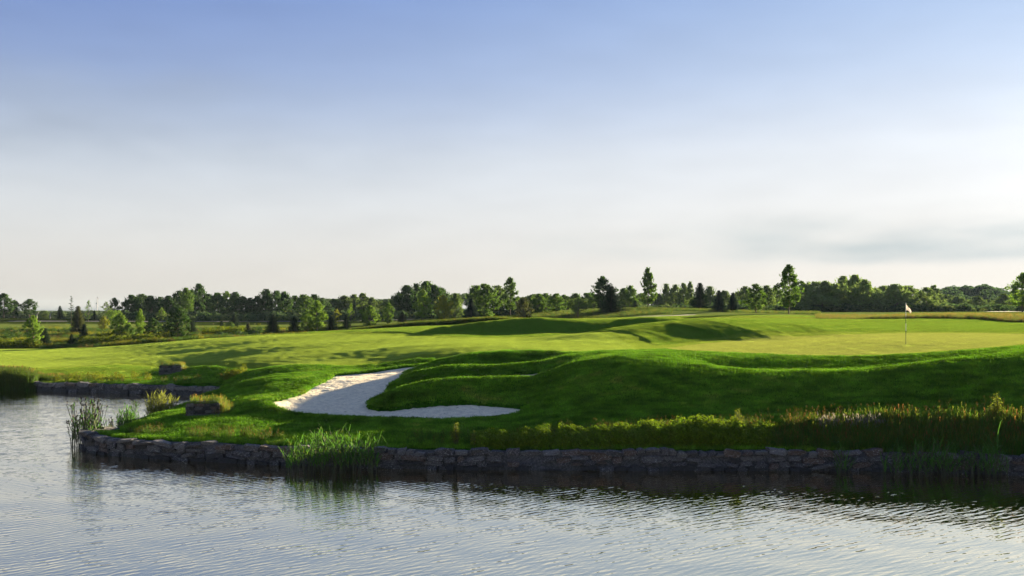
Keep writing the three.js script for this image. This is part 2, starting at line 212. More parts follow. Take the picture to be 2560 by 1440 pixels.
const ALB = { green: [0.38, 0.38, 0.085], fair: [0.28, 0.40, 0.052], rough: [0.045, 0.17, 0.008], meadow: [0.06, 0.09, 0.015], collar: [0.17, 0.265, 0.025] };
{
  const ds = []; let d = 25.6; while (d < 52) { ds.push(d); d += 0.105; } while (d < 130) { ds.push(d); d *= 1.0068; } while (d < 1700) { ds.push(d); d *= 1.035; }
  const ss = []; for (let s = -1.1; s < -0.6; s += 0.012) ss.push(s); for (let s = -0.6; s < 0.6; s += 0.00165) ss.push(s); for (let s = 0.6; s <= 1.1; s += 0.012) ss.push(s);
  const nx = ss.length, nd = ds.length, pos = new Float32Array(nx * nd * 3), col = new Float32Array(nx * nd * 3), uv = new Float32Array(nx * nd * 2), idx = [];
  for (let j = 0; j < nd; j++) for (let i = 0; i < nx; i++) {
    const D = ds[j], x = ss[i] * D, k = j * nx + i;
    let h = landAt(x, D);
    const zg = D < 66 && D > 40 ? zoneAt(greenPoly, x, D) : -5, zf = D > 44 && D < 98 ? zoneAt(fairPoly, x, D) : -5, z2 = D > 120 && D < 165 ? zoneAt(far2Poly, x, D) : -5, z3 = D > 76 && D < 100 ? zoneAt(strip2Poly, x, D) : -5;
    const wig = 0.12 * noise2(x * 0.8, D * 0.8);
    const fair = sstep(-0.12, 0.12, Math.max(zf, z3, z2) + wig), green = sstep(-0.12, 0.12, zg + wig), collar = Math.max(sstep(-0.15, 0.15, zg + 1.6 + wig), sstep(-0.15, 0.15, zf + 1.5 + wig));
    h += 0.045 * (1 - collar) * (D < 120 ? 1 : 0) * (polyDistCache(x, D) > 1 ? 1 : 0) - 0.02 * green;
    pos[3 * k] = x; pos[3 * k + 1] = h; pos[3 * k + 2] = -D;
    uv[2 * k] = x; uv[2 * k + 1] = D;
    const p1 = fbm2(x * 0.13 + 5, D * 0.13, 4), p2 = fbm2(x * 0.7, D * 0.7 + 9, 3), p3 = fbm2(x * 2.6, D * 2.6, 2);
    const streak = fbm2(x * 0.12 + 3, D * 1.1, 3) + 0.5 * fbm2(x * 0.35, D * 2.6, 2);
    const mownRight = sstep(0.1, 0.14, x / D) * (D > 96 ? 1 : 0) * (1 - sstep(150, 175, D));
    const mead = D > 88 ? sstep(88, 92, D + 3 * p1) * (1 - fair) * (1 - mownRight) : 0;
    for (let c = 0; c < 3; c++) {
      let v = ALB.rough[c] * (1 + 0.3 * p1 + 0.22 * p2 + 0.15 * p3);
      v = lerp(v, [0.10, 0.10, 0.02][c], 0.45 * sstep(0.25, 0.8, p2 * 0.6 + p1 * 0.6));   // dry patches
      v = lerp(v, ALB.meadow[c] * (1 + 0.4 * p1 + 0.3 * p2) * (D > 170 ? 0.7 : 1), mead);
      v = lerp(v, [0.26, 0.34, 0.07][c] * (1 + 0.2 * p1), D > 101 ? Math.max(mownRight, fair) : 0);
      v = lerp(v, ALB.collar[c] * (1 + 0.12 * p2 + 0.08 * p3), collar);
      if (D < 101) v = lerp(v, ALB.fair[c] * (1 + 0.2 * p1 + 0.16 * p2 + 0.1 * p3 + 0.16 * streak), fair);
      v = lerp(v, ALB.green[c] * (1 + 0.06 * p1 + 0.05 * p2 + 0.09 * streak), green);
      col[3 * k + c] = v;
    }
  }
  function polyDistCache(x, D) { return D > 62 ? 5 : polyDist(landPoly, x, D); }
  for (let j = 0; j < nd - 1; j++) for (let i = 0; i < nx - 1; i++) { const a = j * nx + i, b = a + 1, c = a + nx, e = c + 1; idx.push(a, b, c, b, e, c); }
  const g = new THREE.BufferGeometry(), cut = 6 * (nx - 1) * ds.findIndex((q) => q > 101);   // the mown and grazed land, then the fields beyond
  g.setAttribute('position', new THREE.BufferAttribute(pos, 3)); g.setAttribute('color', new THREE.BufferAttribute(col, 3)); g.setAttribute('uv', new THREE.BufferAttribute(uv, 2)); g.setIndex(idx); g.computeVertexNormals();
  const gFar = g.clone(); g.setIndex(idx.slice(0, cut)); gFar.setIndex(idx.slice(cut));
  const na = tileNoise(26, 26, 1), nb = tileNoise(70, 70, 2), nc = tileNoise(160, 160, 3);
  const blades = grainTexture(512, (u, v) => 0.74 + 0.10 * na(u, v) + 0.12 * nb(u, v) + 0.10 * nc(u, v), true);
  blades.repeat.set(1 / 3.7, 1 / 3.7);
  const bump = grainTexture(512, (u, v) => 0.5 + 0.2 * na(u, v) + 0.25 * nb(u, v) + 0.3 * nc(u, v)); bump.repeat.set(1 / 2.9, 1 / 2.9);
  const turf = new THREE.MeshPhysicalMaterial({ vertexColors: true, map: blades, bumpMap: bump, bumpScale: 0.035, roughness: 1, specularIntensity: 0, sheen: 1, sheenColor: new THREE.Color(0.36, 0.48, 0.06), sheenRoughness: 0.65 });
  struct('ground', g, turf);
  struct('far_fields', gFar, new THREE.MeshPhysicalMaterial({ vertexColors: true, map: blades, roughness: 1, specularIntensity: 0 }));
}

{ // sand in the bunkers
  const n1 = tileNoise(14, 14, 5), n2 = tileNoise(60, 60, 6), n3 = tileNoise(130, 130, 7);
  const map = grainTexture(512, (u, v) => { const k = 0.875 + 0.05 * n1(u, v) + 0.05 * n2(u, v) + 0.05 * n3(u, v); const dirt = sstep(0.72, 0.9, n2(u, v) * 0.6 + n1(v, u) * 0.6) * 0.4; return [k * (1 - dirt), k * (0.94 - dirt), k * (0.79 - dirt)]; }, true); map.repeat.set(1 / 4.3, 1 / 4.3);
  const bump = grainTexture(512, (u, v) => 0.5 + 0.3 * n1(u, v) + 0.3 * n2(u, v) + 0.15 * n3(u, v)); bump.repeat.set(1 / 3.1, 1 / 3.1);
  const mat = new THREE.MeshStandardMaterial({ map, bumpMap: bump, bumpScale: 0.05, color: new THREE.Color(1, 1, 1), roughness: 1 });
  const sheet = (poly, hAt, step) => {
    const b = inBox(poly), pos = [], uv = [], idx = [], id = new Map(), nI = Math.ceil((b[1] - b[0]) / step), nJ = Math.ceil((b[3] - b[2]) / step);
    const v = (i, j) => { const key = i * 10000 + j; if (!id.has(key)) { const x = b[0] + i * step, d = b[2] + j * step; id.set(key, pos.length / 3); pos.push(x, hAt(x, d) + 0.03 * fbm2(x * 0.7, d * 0.7, 3) + 0.012 * noise2(x * 5, d * 5), -d); uv.push(x, d); } return id.get(key); };
    for (let i = 0; i < nI; i++) for (let j = 0; j < nJ; j++) if (polyDist(poly, b[0] + (i + 0.5) * step, b[2] + (j + 0.5) * step) > -0.12) { const a = v(i, j), c = v(i + 1, j), e = v(i, j + 1), f = v(i + 1, j + 1); idx.push(a, c, e, c, f, e); }
    return geoOf(pos, idx, null, uv);
  };
  struct('bunker_sand', sheet(bunkerPoly, sandSpline, 0.11), mat);
  struct('pocket_bunker_sand', sheet(pocketPoly, (x, d) => groundAt(x, d) - 0.08, 0.1), mat);
}

{ // lake: rippled by a light breeze
  const N = 1024, r = rng(5), L = 9, comps = [];
  for (let i = 0; i < 90; i++) {
    const lam = 0.06 * Math.pow(4.8, r()), k = 2 * Math.PI / lam, th = (-50 + (r() + r() + r() - 1.5) * (lam > 0.16 ? 24 : 46)) * Math.PI / 180;
    const kx = Math.round(k * Math.cos(th) * L / (2 * Math.PI)), ky = Math.round(k * Math.sin(th) * L / (2 * Math.PI));
    comps.push([kx, ky, r() * 6.283, 0.0047 * Math.pow(lam / 0.2, 0.2)]);
  }
  const data = new Uint8Array(N * N * 4), sx = new Float32Array(N * N), sy = new Float32Array(N * N);
  for (const [kx, ky, ph, sl] of comps) {
    const m = Math.hypot(kx, ky) || 1, cx = kx / m * sl, cy = ky / m * sl;
    for (let j = 0; j < N; j++) { const b = ky * j / N * 2 * Math.PI + ph; for (let i = 0; i < N; i++) { const s = Math.cos(kx * i / N * 2 * Math.PI + b), q = s + 0.35 * s * Math.abs(s); sx[j * N + i] += cx * q; sy[j * N + i] += cy * q; } }
  }
  const gust = tileNoise(4, 6, 40), gust2 = tileNoise(11, 14, 41); for (let j = 0; j < N; j++) for (let i = 0; i < N; i++) { const m = 1 + 0.22 * gust(i / N, j / N) + 0.12 * gust2(i / N, j / N); sx[j * N + i] *= m; sy[j * N + i] *= m; }
  for (let p = 0; p < N * N; p++) { const l = 1 / Math.sqrt(1 + sx[p] ** 2 + sy[p] ** 2); data[4 * p] = Math.round(127.5 + 127.5 * -sx[p] * l); data[4 * p + 1] = Math.round(127.5 + 127.5 * -sy[p] * l); data[4 * p + 2] = Math.round(127.5 + 127.5 * l); data[4 * p + 3] = 255; }
  const nm = new THREE.DataTexture(data, N, N); nm.wrapS = nm.wrapT = THREE.RepeatWrapping; nm.magFilter = THREE.LinearFilter; nm.minFilter = THREE.LinearMipmapLinearFilter; nm.generateMipmaps = true; nm.needsUpdate = true; nm.repeat.set(1 / L, 1 / L);
  const pos = [], uv = [], idx = [], ds = []; for (let d = -30; d < 14; d += 2) ds.push(d); for (let d = 14; d < 62; d += 0.3) ds.push(d); const nx = 261;
  ds.forEach((d) => { for (let i = 0; i < nx; i++) { const t = (i / (nx - 1)) * 2 - 1, x = t * (20 + 120 * t * t); pos.push(x, 0.012 * fbm2(x * 0.35, d * 0.5, 3), -d); uv.push(x, d); } });
  for (let j = 0; j < ds.length - 1; j++) for (let i = 0; i < nx - 1; i++) { const a = j * nx + i; idx.push(a, a + 1, a + nx, a + 1, a + nx + 1, a + nx); }
  const water = new THREE.MeshPhysicalMaterial({ color: new THREE.Color(0.95, 0.80, 0.51), metalness: 1, roughness: 0.02, normalMap: nm, normalScale: new THREE.Vector2(1, 1) });
  struct('lake_water', geoOf(pos, idx, null, uv), water);
}
// ---------------------------------------------------------------- stone walls: each stone a mesh of its own over a recessed mortar core
const stoneMat = [];
{
  const a = tileNoise(9, 9, 21), b = tileNoise(34, 34, 22), c = tileNoise(90, 90, 23);
  const bump = grainTexture(256, (u, v) => 0.5 + 0.25 * a(u, v) + 0.25 * b(u, v) + 0.2 * c(u, v)); bump.repeat.set(1.6, 1.6);
  const tone = [[0.06, 0.057, 0.055], [0.095, 0.09, 0.082], [0.038, 0.036, 0.034], [0.10, 0.07, 0.05], [0.135, 0.13, 0.118]];
  for (let k = 0; k < 5; k++) {
    const map = grainTexture(256, (u, v) => { const n = 1 + 0.25 * a(u + k * 0.2, v) + 0.3 * b(u, v + k * 0.17) + 0.15 * c(u, v), lich = sstep(0.34, 0.5, 0.45 * b(v, u) + 0.35 * c(u, v) + 0.35 * a(v + k * 0.3, u)); return tone[k].map((t, i) => Math.pow(lerp(Math.max(0.02, t * n), [0.52, 0.51, 0.48][i], (k === 2 ? 0.15 : 0.9) * lich), 1 / 2.2)); }, true);
    map.repeat.set(1.3, 1.3);
    stoneMat.push(new THREE.MeshStandardMaterial({ map, bumpMap: bump, bumpScale: 0.03, roughness: 0.95 }));
  }
}
const mortarMat = (() => { const a = tileNoise(20, 20, 24), b = tileNoise(70, 70, 25); const map = grainTexture(256, (u, v) => { const k = 0.28 + 0.08 * a(u, v) + 0.08 * b(u, v); return [k, k * 0.99, k * 0.97]; }, true); return new THREE.MeshStandardMaterial({ map, roughness: 1 }); })();
const stoneGeos = [];
for (let k = 0; k < 9; k++) {   // rough blocks of unit size
  const g0 = new THREE.BoxGeometry(1, 1, 1, 3, 2, 1), p = g0.attributes.position, r = rng(300 + k);
  const o = [r() * 9, r() * 9, r() * 9];
  for (let i = 0; i < p.count; i++) {
    let x = p.getX(i), y = p.getY(i), z = p.getZ(i);
    const round = (Math.abs(x) > 0.45 ? 1 : 0) + (Math.abs(y) > 0.45 ? 1 : 0) + (Math.abs(z) > 0.45 ? 1 : 0), s = round === 3 ? 0.85 : round === 2 ? 0.95 : 1.02;
    const n = (q) => 0.14 * noise3(x * 1.7 + o[0] + q, y * 1.7 + o[1], z * 1.7 + o[2]) + 0.07 * noise3(x * 5 + o[1] + q, y * 5 + o[2], z * 5);
    p.setXYZ(i, x * s + n(0), y * s + n(5), z * s + n(9) * 1.4);
  }
  const uv = g0.attributes.uv; for (let i = 0; i < uv.count; i++) uv.setXY(i, p.getX(i) * 0.5 + o[0], p.getY(i) * 0.3 + p.getZ(i) * 0.3 + o[1]);
  g0.computeVertexNormals(); stoneGeos.push(g0);
}
function pathAlong(pts) {   // x, d points -> sampler by arc length
  const c = new THREE.CatmullRomCurve3(pts.map(([x, d]) => new THREE.Vector3(x, 0, -d)), false, 'centripetal'), len = c.getLength(); c.arcLengthDivisions = 400; c.updateArcLengths();
  return { len, at: (s) => { const u = sat(s / len); return [c.getPointAt(u), c.getTangentAt(u)]; } };
}
function stoneWall(name, label, pts, height, seed, lens, courses, opts = {}) {
  const w = thing(name, label, 'stone wall'), path = pathAlong(pts), r = rng(seed), depth = opts.depth || 0.42, P = [], uv = [], idx = [];
  const n = Math.ceil(path.len / 0.25), side = opts.side || 1;   // side: which way the land lies
  const inward = (t) => new THREE.Vector3(-t.z, 0, t.x).multiplyScalar(side).normalize();
  const hAt = (s) => height * (1 + 0.07 * noise2(s * 0.35, seed)) ;
  for (let i = 0; i <= n; i++) { const s = i / n * path.len, [p, t] = path.at(s), q = inward(t), h = hAt(s) - 0.05; const bulge = 0.075 + 0.03 * noise2(s * 1.3, 3 + seed); for (const [o, y] of [[bulge, -0.5], [bulge + 0.02, h], [depth, h], [depth, -0.5]]) { P.push(p.x + q.x * o, y, p.z + q.z * o); uv.push(s * 0.6, y * 0.6 + o * 0.6); } }
  for (let i = 0; i < n; i++) for (let k = 0; k < 3; k++) { const a = i * 4 + k, b = a + 1, c = a + 4, e = a + 5; idx.push(a, c, b, c, e, b); }
  idx.push(0, 1, 2, 0, 2, 3); const l = n * 4; idx.push(l, l + 2, l + 1, l, l + 3, l + 2);
  mesh('mortar', geoOf(P, idx, null, uv), mortarMat, w);
  const share = []; let tot = 0; for (let c = 0; c < courses; c++) { share.push(0.75 + 0.5 * r()); tot += share[c]; }
  let y0 = -0.06;
  for (let c = 0; c < courses; c++) {
    const ch = share[c] / tot; let s = -r() * 0.2;
    const cap = c === courses - 1;
    while (s < path.len) {
      const L = lens[0] + (lens[1] - lens[0]) * Math.pow(r(), 1.4), m = s + L / 2; s += L + 0.015 + 0.03 * r();
      if (m < 0 || m > path.len || r() < (cap ? 0.06 : 0.16)) continue;
      const [p, t] = path.at(m), q = inward(t), hh = hAt(m), h = (hh + 0.06) * ch * (r() < 0.22 ? 0.45 + 0.25 * r() : 0.75 + 0.55 * r()), yc = y0 + (hh + 0.06) * ch * (y0 < 0 ? 0 : 0) + 0;
      const base = -0.06 + (hh + 0.06) * share.slice(0, c).reduce((a, b) => a + b, 0) / tot;
      const st = mesh('stone', stoneGeos[Math.floor(r() * 9)], stoneMat[c === 0 ? (r() < 0.7 ? 2 : 0) : cap ? [1, 4, 0, 4, 3][Math.floor(r() * 5)] : [0, 1, 2, 3, 1][Math.floor(r() * 5)]], w);
      const dp = cap ? 0.36 : 0.2, out = 0.09 * r() - 0.02;
      st.scale.set(L * (0.85 + 0.3 * r()), cap ? h * 0.95 : h, dp); st.position.set(p.x + q.x * (dp / 2 - out), base + (hh + 0.06) * ch / 2 + 0.05 * noise2(m * 0.7, c * 3 + seed) + (r() - 0.5) * 0.06, p.z + q.z * (dp / 2 - out));
      st.rotation.set(0, Math.atan2(-t.z, t.x), (r() - 0.5) * 0.34, 'YXZ');
    }
    y0 += ch;
  }
  return w;
}
stoneWall('shore_wall', 'long rubble stone retaining wall along the near shore of the headland', [[-14.9, 34.2], ...shore.slice(13, 23), [19, 27.1]], 0.62, 71, [0.22, 0.8], 4, { side: -1 });
stoneWall('shore_wall', 'shorter rubble stone wall across the inlet, on the far water\'s edge', [[-29.2, 55.9], ...shore.slice(3, 7), [-16.0, 51.2]], 0.56, 72, [0.35, 0.9], 2, { side: -1 });

// ---------------------------------------------------------------- foliage builders
const leafMats = {};
const leaf = (name, r, g, b, through = 0.45) => leafMats[name] = new THREE.MeshPhysicalMaterial({ color: new THREE.Color().setRGB(r, g, b), vertexColors: true, roughness: 1, specularIntensity: 0.2, transmission: through, thickness: 0, side: THREE.DoubleSide });
leaf('dark', 0.034, 0.078, 0.014); leaf('mid', 0.075, 0.145, 0.018); leaf('light', 0.13, 0.23, 0.022); leaf('yellow', 0.20, 0.23, 0.02); leaf('olive', 0.095, 0.155, 0.030); leaf('wood', 0.15, 0.23, 0.055); leaf('brown', 0.060, 0.075, 0.020);
leaf('needle', 0.020, 0.052, 0.018, 0.12); leaf('blueneedle', 0.026, 0.058, 0.034, 0.12);
leaf('blade', 1, 1, 1, 0.5);
const bark = new THREE.MeshStandardMaterial({ color: new THREE.Color().setRGB(0.11, 0.085, 0.065), roughness: 1 });

function tube(P, idx, a, b, ra, rb, n = 6) {
  const d = new THREE.Vector3().subVectors(b, a).normalize(), u = new THREE.Vector3(Math.abs(d.y) > 0.9 ? 1 : 0, Math.abs(d.y) > 0.9 ? 0 : 1, 0).cross(d).normalize(), v = new THREE.Vector3().crossVectors(d, u), o = P.length / 3;
  for (const [c, r] of [[a, ra], [b, rb]]) for (let i = 0; i < n; i++) { const t = i / n * 2 * Math.PI, x = Math.cos(t) * r, y = Math.sin(t) * r; P.push(c.x + u.x * x + v.x * y, c.y + u.y * x + v.y * y, c.z + u.z * x + v.z * y); }
  for (let i = 0; i < n; i++) { const j = (i + 1) % n; idx.push(o + i, o + j, o + n + i, o + j, o + n + j, o + n + i); }
}
function leafCard(P, C, r, x, y, z, size, nx, ny, nz, tone) {   // a small diamond, bent along its middle
  const n = new THREE.Vector3(nx + (r() - 0.5) * 1.4, ny + (r() - 0.5) * 1.4, nz + (r() - 0.5) * 1.4).normalize();
  const u = new THREE.Vector3(r() - 0.5, r() - 0.5, r() - 0.5).cross(n).normalize(), v = new THREE.Vector3().crossVectors(n, u), l = size * (0.7 + 0.6 * r()), w = l * 0.62, k = tone * (0.8 + 0.4 * r()), hueR = k * (0.9 + 0.25 * r());
  const A = [x - u.x * l, y - u.y * l, z - u.z * l], B = [x + v.x * w + n.x * w * 0.3, y + v.y * w + n.y * w * 0.3, z + v.z * w + n.z * w * 0.3], D = [x + u.x * l, y + u.y * l, z + u.z * l], E = [x - v.x * w + n.x * w * 0.3, y - v.y * w + n.y * w * 0.3, z - v.z * w + n.z * w * 0.3];
  P.push(...A, ...B, ...D, ...A, ...D, ...E); for (let i = 0; i < 6; i++) C.push(hueR, k, k);
}
const leafGeo = (P, C) => { const g = geoOf(P, null, C); return g; };
// a broadleaf tree 1 m high; env(t) is the crown's half width at height t
function broadleaf(seed, { env, low = 0.2, blobs = 46, perBlob = 34, size = 0.024, blobR = 0.085, lean = 0.02, trunkR = 0.014, stems = 1 }) {
  const r = rng(seed), P = [], C = [], TP = [], TI = [], V = (x, y, z) => new THREE.Vector3(x, y, z);
  for (let s = 0; s < stems; s++) {
    const off = stems > 1 ? V((r() - 0.5) * 0.06, 0, (r() - 0.5) * 0.06) : V(0, 0, 0), ax = (r() - 0.5) * lean * (stems > 1 ? 6 : 2), az = (r() - 0.5) * lean * (stems > 1 ? 6 : 2); let prev = off.clone();
    for (let k = 1; k <= 4; k++) { const q = V(off.x + ax * k / 2 + (r() - 0.5) * 0.015, 0.82 * k / 4, off.z + az * k / 2 + (r() - 0.5) * 0.015); tube(TP, TI, prev, q, trunkR * (1.15 - 0.24 * (k - 1)), trunkR * (1.15 - 0.24 * k)); prev = q; }
  }
  for (let b = 0; b < blobs; b++) {
    const t = low + (1 - low) * (b + r()) / blobs, a = r() * 6.283, e = env((t - low) / (1 - low)) * (1 + 0.55 * noise3(Math.cos(a) * 1.4 + seed, t * 3.6, Math.sin(a) * 1.4)), rr = e * (0.35 + 0.65 * Math.sqrt(r())) * (0.82 + 0.36 * r()), x = Math.cos(a) * rr, z = Math.sin(a) * rr, br = blobR * (0.6 + 0.7 * r()) * (0.45 + 0.55 * Math.min(1, e / 0.15)), y = Math.min(t, 1 - br * (0.3 + 0.9 * r())), tone = 0.8 + 0.4 * r();
    if (b % 2 === 0) tube(TP, TI, V(x * 0.1, Math.max(0.12, y - 0.22 * (0.4 + e)), z * 0.1), V(x * 0.95, y, z * 0.95), trunkR * 0.34, trunkR * 0.12, 4);
    const m = Math.round(perBlob * (0.6 + 0.8 * r()));
    for (let i = 0; i < m; i++) { const u = r() * 2 - 1, f = r() * 6.283, s = Math.sqrt(1 - u * u), q = br * Math.cbrt(0.25 + 0.75 * r()) * (r() < 0.08 ? 1.35 : 1), dx = s * Math.cos(f), dz = s * Math.sin(f); leafCard(P, C, r, x + dx * q, y + u * q * 0.8, z + dz * q, size, dx, u + 0.5, dz, tone); }
  }
  for (let b = 0; b < blobs * 0.45; b++) {   // shoots that break the outline
    const u = 0.45 + 0.55 * r(), a = r() * 6.283, e = env(u) * (0.85 + 0.3 * r()), x = Math.cos(a) * e, z = Math.sin(a) * e, y = low + (1 - low) * u, L = blobR * (0.9 + 1.1 * r());
    for (let i = 0; i < 9; i++) { const q = i / 9; leafCard(P, C, r, x * (1 + 0.25 * q) + (r() - 0.5) * size, Math.min(1.02, y + L * q), z * (1 + 0.25 * q) + (r() - 0.5) * size, size * 0.85, Math.cos(a), 0.5, Math.sin(a), 0.9 + 0.3 * r()); }
  }
  return { trunk: geoOf(TP, TI), crown: leafGeo(P, C) };
}
function spruce(seed, { R = 0.24, levels = 17, per = 9, low = 0.04, fill = 1, pow = 0.85, size = 0.03 }) {
  const r = rng(seed), P = [], C = [], TP = [], TI = [], V = (x, y, z) => new THREE.Vector3(x, y, z);
  tube(TP, TI, V(0, -0.01, 0), V(0, 0.97, 0), 0.016, 0.002);
  for (let l = 0; l < levels; l++) {
    const t = low + (0.975 - low) * Math.pow(l / (levels - 1), 0.92), len0 = R * Math.pow(1 - t, pow) + 0.012, n = Math.max(4, Math.round(per * (0.6 + 0.6 * (1 - t))));
    for (let b = 0; b < n; b++) {
      if (r() > fill) continue;
      const a = (b + r() * 0.8) / n * 6.283 + l, len = len0 * (0.72 + 0.5 * r()), ca = Math.cos(a), sa = Math.sin(a), droop = -0.10 - 0.22 * (1 - t), k = 0.75 + 0.5 * r(), seg = Math.max(3, Math.round(len / (size * 0.55)));
      for (let s = 1; s <= seg; s++) {
        const u = s / seg, x = ca * len * u, z = sa * len * u, y = t + len * (droop * u + 0.28 * u * u) , w = size * (1.15 - 0.6 * u) * (0.8 + 0.5 * r());
        for (const side of [-1, 1]) { const ex = x + ca * w * 0.9 - sa * side * w * 1.5, ez = z + sa * w * 0.9 + ca * side * w * 1.5, ey = y - w * (0.25 + 0.5 * r()); P.push(x - ca * w * 0.5, y + 0.004, z - sa * w * 0.5, x + ca * w * 0.5, y, z + sa * w * 0.5, ex, ey, ez); for (let i = 0; i < 3; i++) C.push(k, k, k); }
        if (s % 2) { P.push(x - ca * w, y, z - sa * w, x + ca * w, y, z + sa * w, x, y - w * 1.3, z); for (let i = 0; i < 3; i++) C.push(k * 0.9, k * 0.9, k * 0.9); }
      }
    }
  }
  for (let i = 0; i < 6; i++) { const a = i / 6 * 6.283; P.push(0, 1, 0, Math.cos(a) * 0.012, 0.955, Math.sin(a) * 0.012, Math.cos(a + 1) * 0.012, 0.955, Math.sin(a + 1) * 0.012); for (let q = 0; q < 3; q++) C.push(1, 1, 1); }
  return { trunk: geoOf(TP, TI), crown: leafGeo(P, C) };
}
const round = (w) => (t) => w * Math.pow(Math.sin(Math.PI * Math.min(0.995, 0.14 + 0.86 * t)), 0.75), cone = (w) => (t) => w * Math.pow(1 - t, 0.75) * Math.min(1, 0.35 + 3 * t) + 0.01, egg = (w) => (t) => w * Math.pow(Math.sin(Math.PI * Math.pow(0.06 + 0.93 * t, 0.72)), 0.8), flat = (w) => (t) => w * Math.pow(Math.min(1, 0.25 + t * 1.1), 0.8) * Math.pow(1 - 0.75 * t * t, 0.7);
const kinds = {   // the crown's half width is given for a 1 m tree and stretched to each tree's own width
  round: [1, 2, 3].map((s) => [broadleaf(100 + s, { env: round(0.3), low: 0.24, blobs: 90, blobR: 0.075, size: 0.026 }), 0.34]),
  egg: [1, 2, 3].map((s) => [broadleaf(110 + s, { env: egg(0.24), low: 0.18, blobs: 90, blobR: 0.062, size: 0.025 }), 0.28]),
  cone: [1, 2].map((s) => [broadleaf(120 + s, { env: cone(0.24), low: 0.18, blobs: 90, blobR: 0.056, perBlob: 32 }), 0.26]),
  bush: [1, 2, 3, 4].map((s) => [broadleaf(130 + s, { env: round(0.4), low: 0.02, blobs: 110, perBlob: 30, blobR: 0.095, size: 0.034, stems: 3 }), 0.47]),
  sparse: [1, 2].map((s) => [broadleaf(140 + s, { env: egg(0.17), low: 0.15, blobs: 34, perBlob: 18, blobR: 0.055, size: 0.02 }), 0.2]),
  flat: [1, 2].map((s) => [broadleaf(150 + s, { env: flat(0.42), low: 0.34, blobs: 50, blobR: 0.09, stems: 2, lean: 0.05 }), 0.46]),
  spruce: [1, 2, 3].map((s) => [spruce(160 + s, { R: 0.27, levels: 20, per: 13, size: 0.042 }), 0.30]),
  fullspruce: [1, 2].map((s) => [spruce(170 + s, { R: 0.33, levels: 22, per: 15, pow: 0.7, size: 0.042 }), 0.36]),
  thinspruce: [1, 2].map((s) => [spruce(180 + s, { R: 0.2, levels: 15, per: 7, fill: 0.62, low: 0.1, size: 0.024 }), 0.21]),
};
let treeCount = 0;
function tree(kind, px, top, d, wpx, color, label, group) {
  const name = kind.includes('spruce') ? 'spruce_tree' : kind === 'bush' ? 'bushy_tree' : 'broadleaf_tree';
  const x = (px - 1280) / 2300 * d, gy = landAt(x, d) - 0.04, H = EYE - (top - HOR) / 2300 * d - gy, halfW = wpx / 2 / 2300 * d, v = treeCount++, [geo, hw] = kinds[kind][v % kinds[kind].length];
  const t = thing(name, label, 'tree', group);
  t.position.set(x, gy, -d); t.rotation.y = v * 2.4; t.scale.set(halfW / hw, H, halfW / hw);
  mesh('trunk', geo.trunk, bark, t); mesh('crown', geo.crown, leafMats[color], t);
  return t;
}
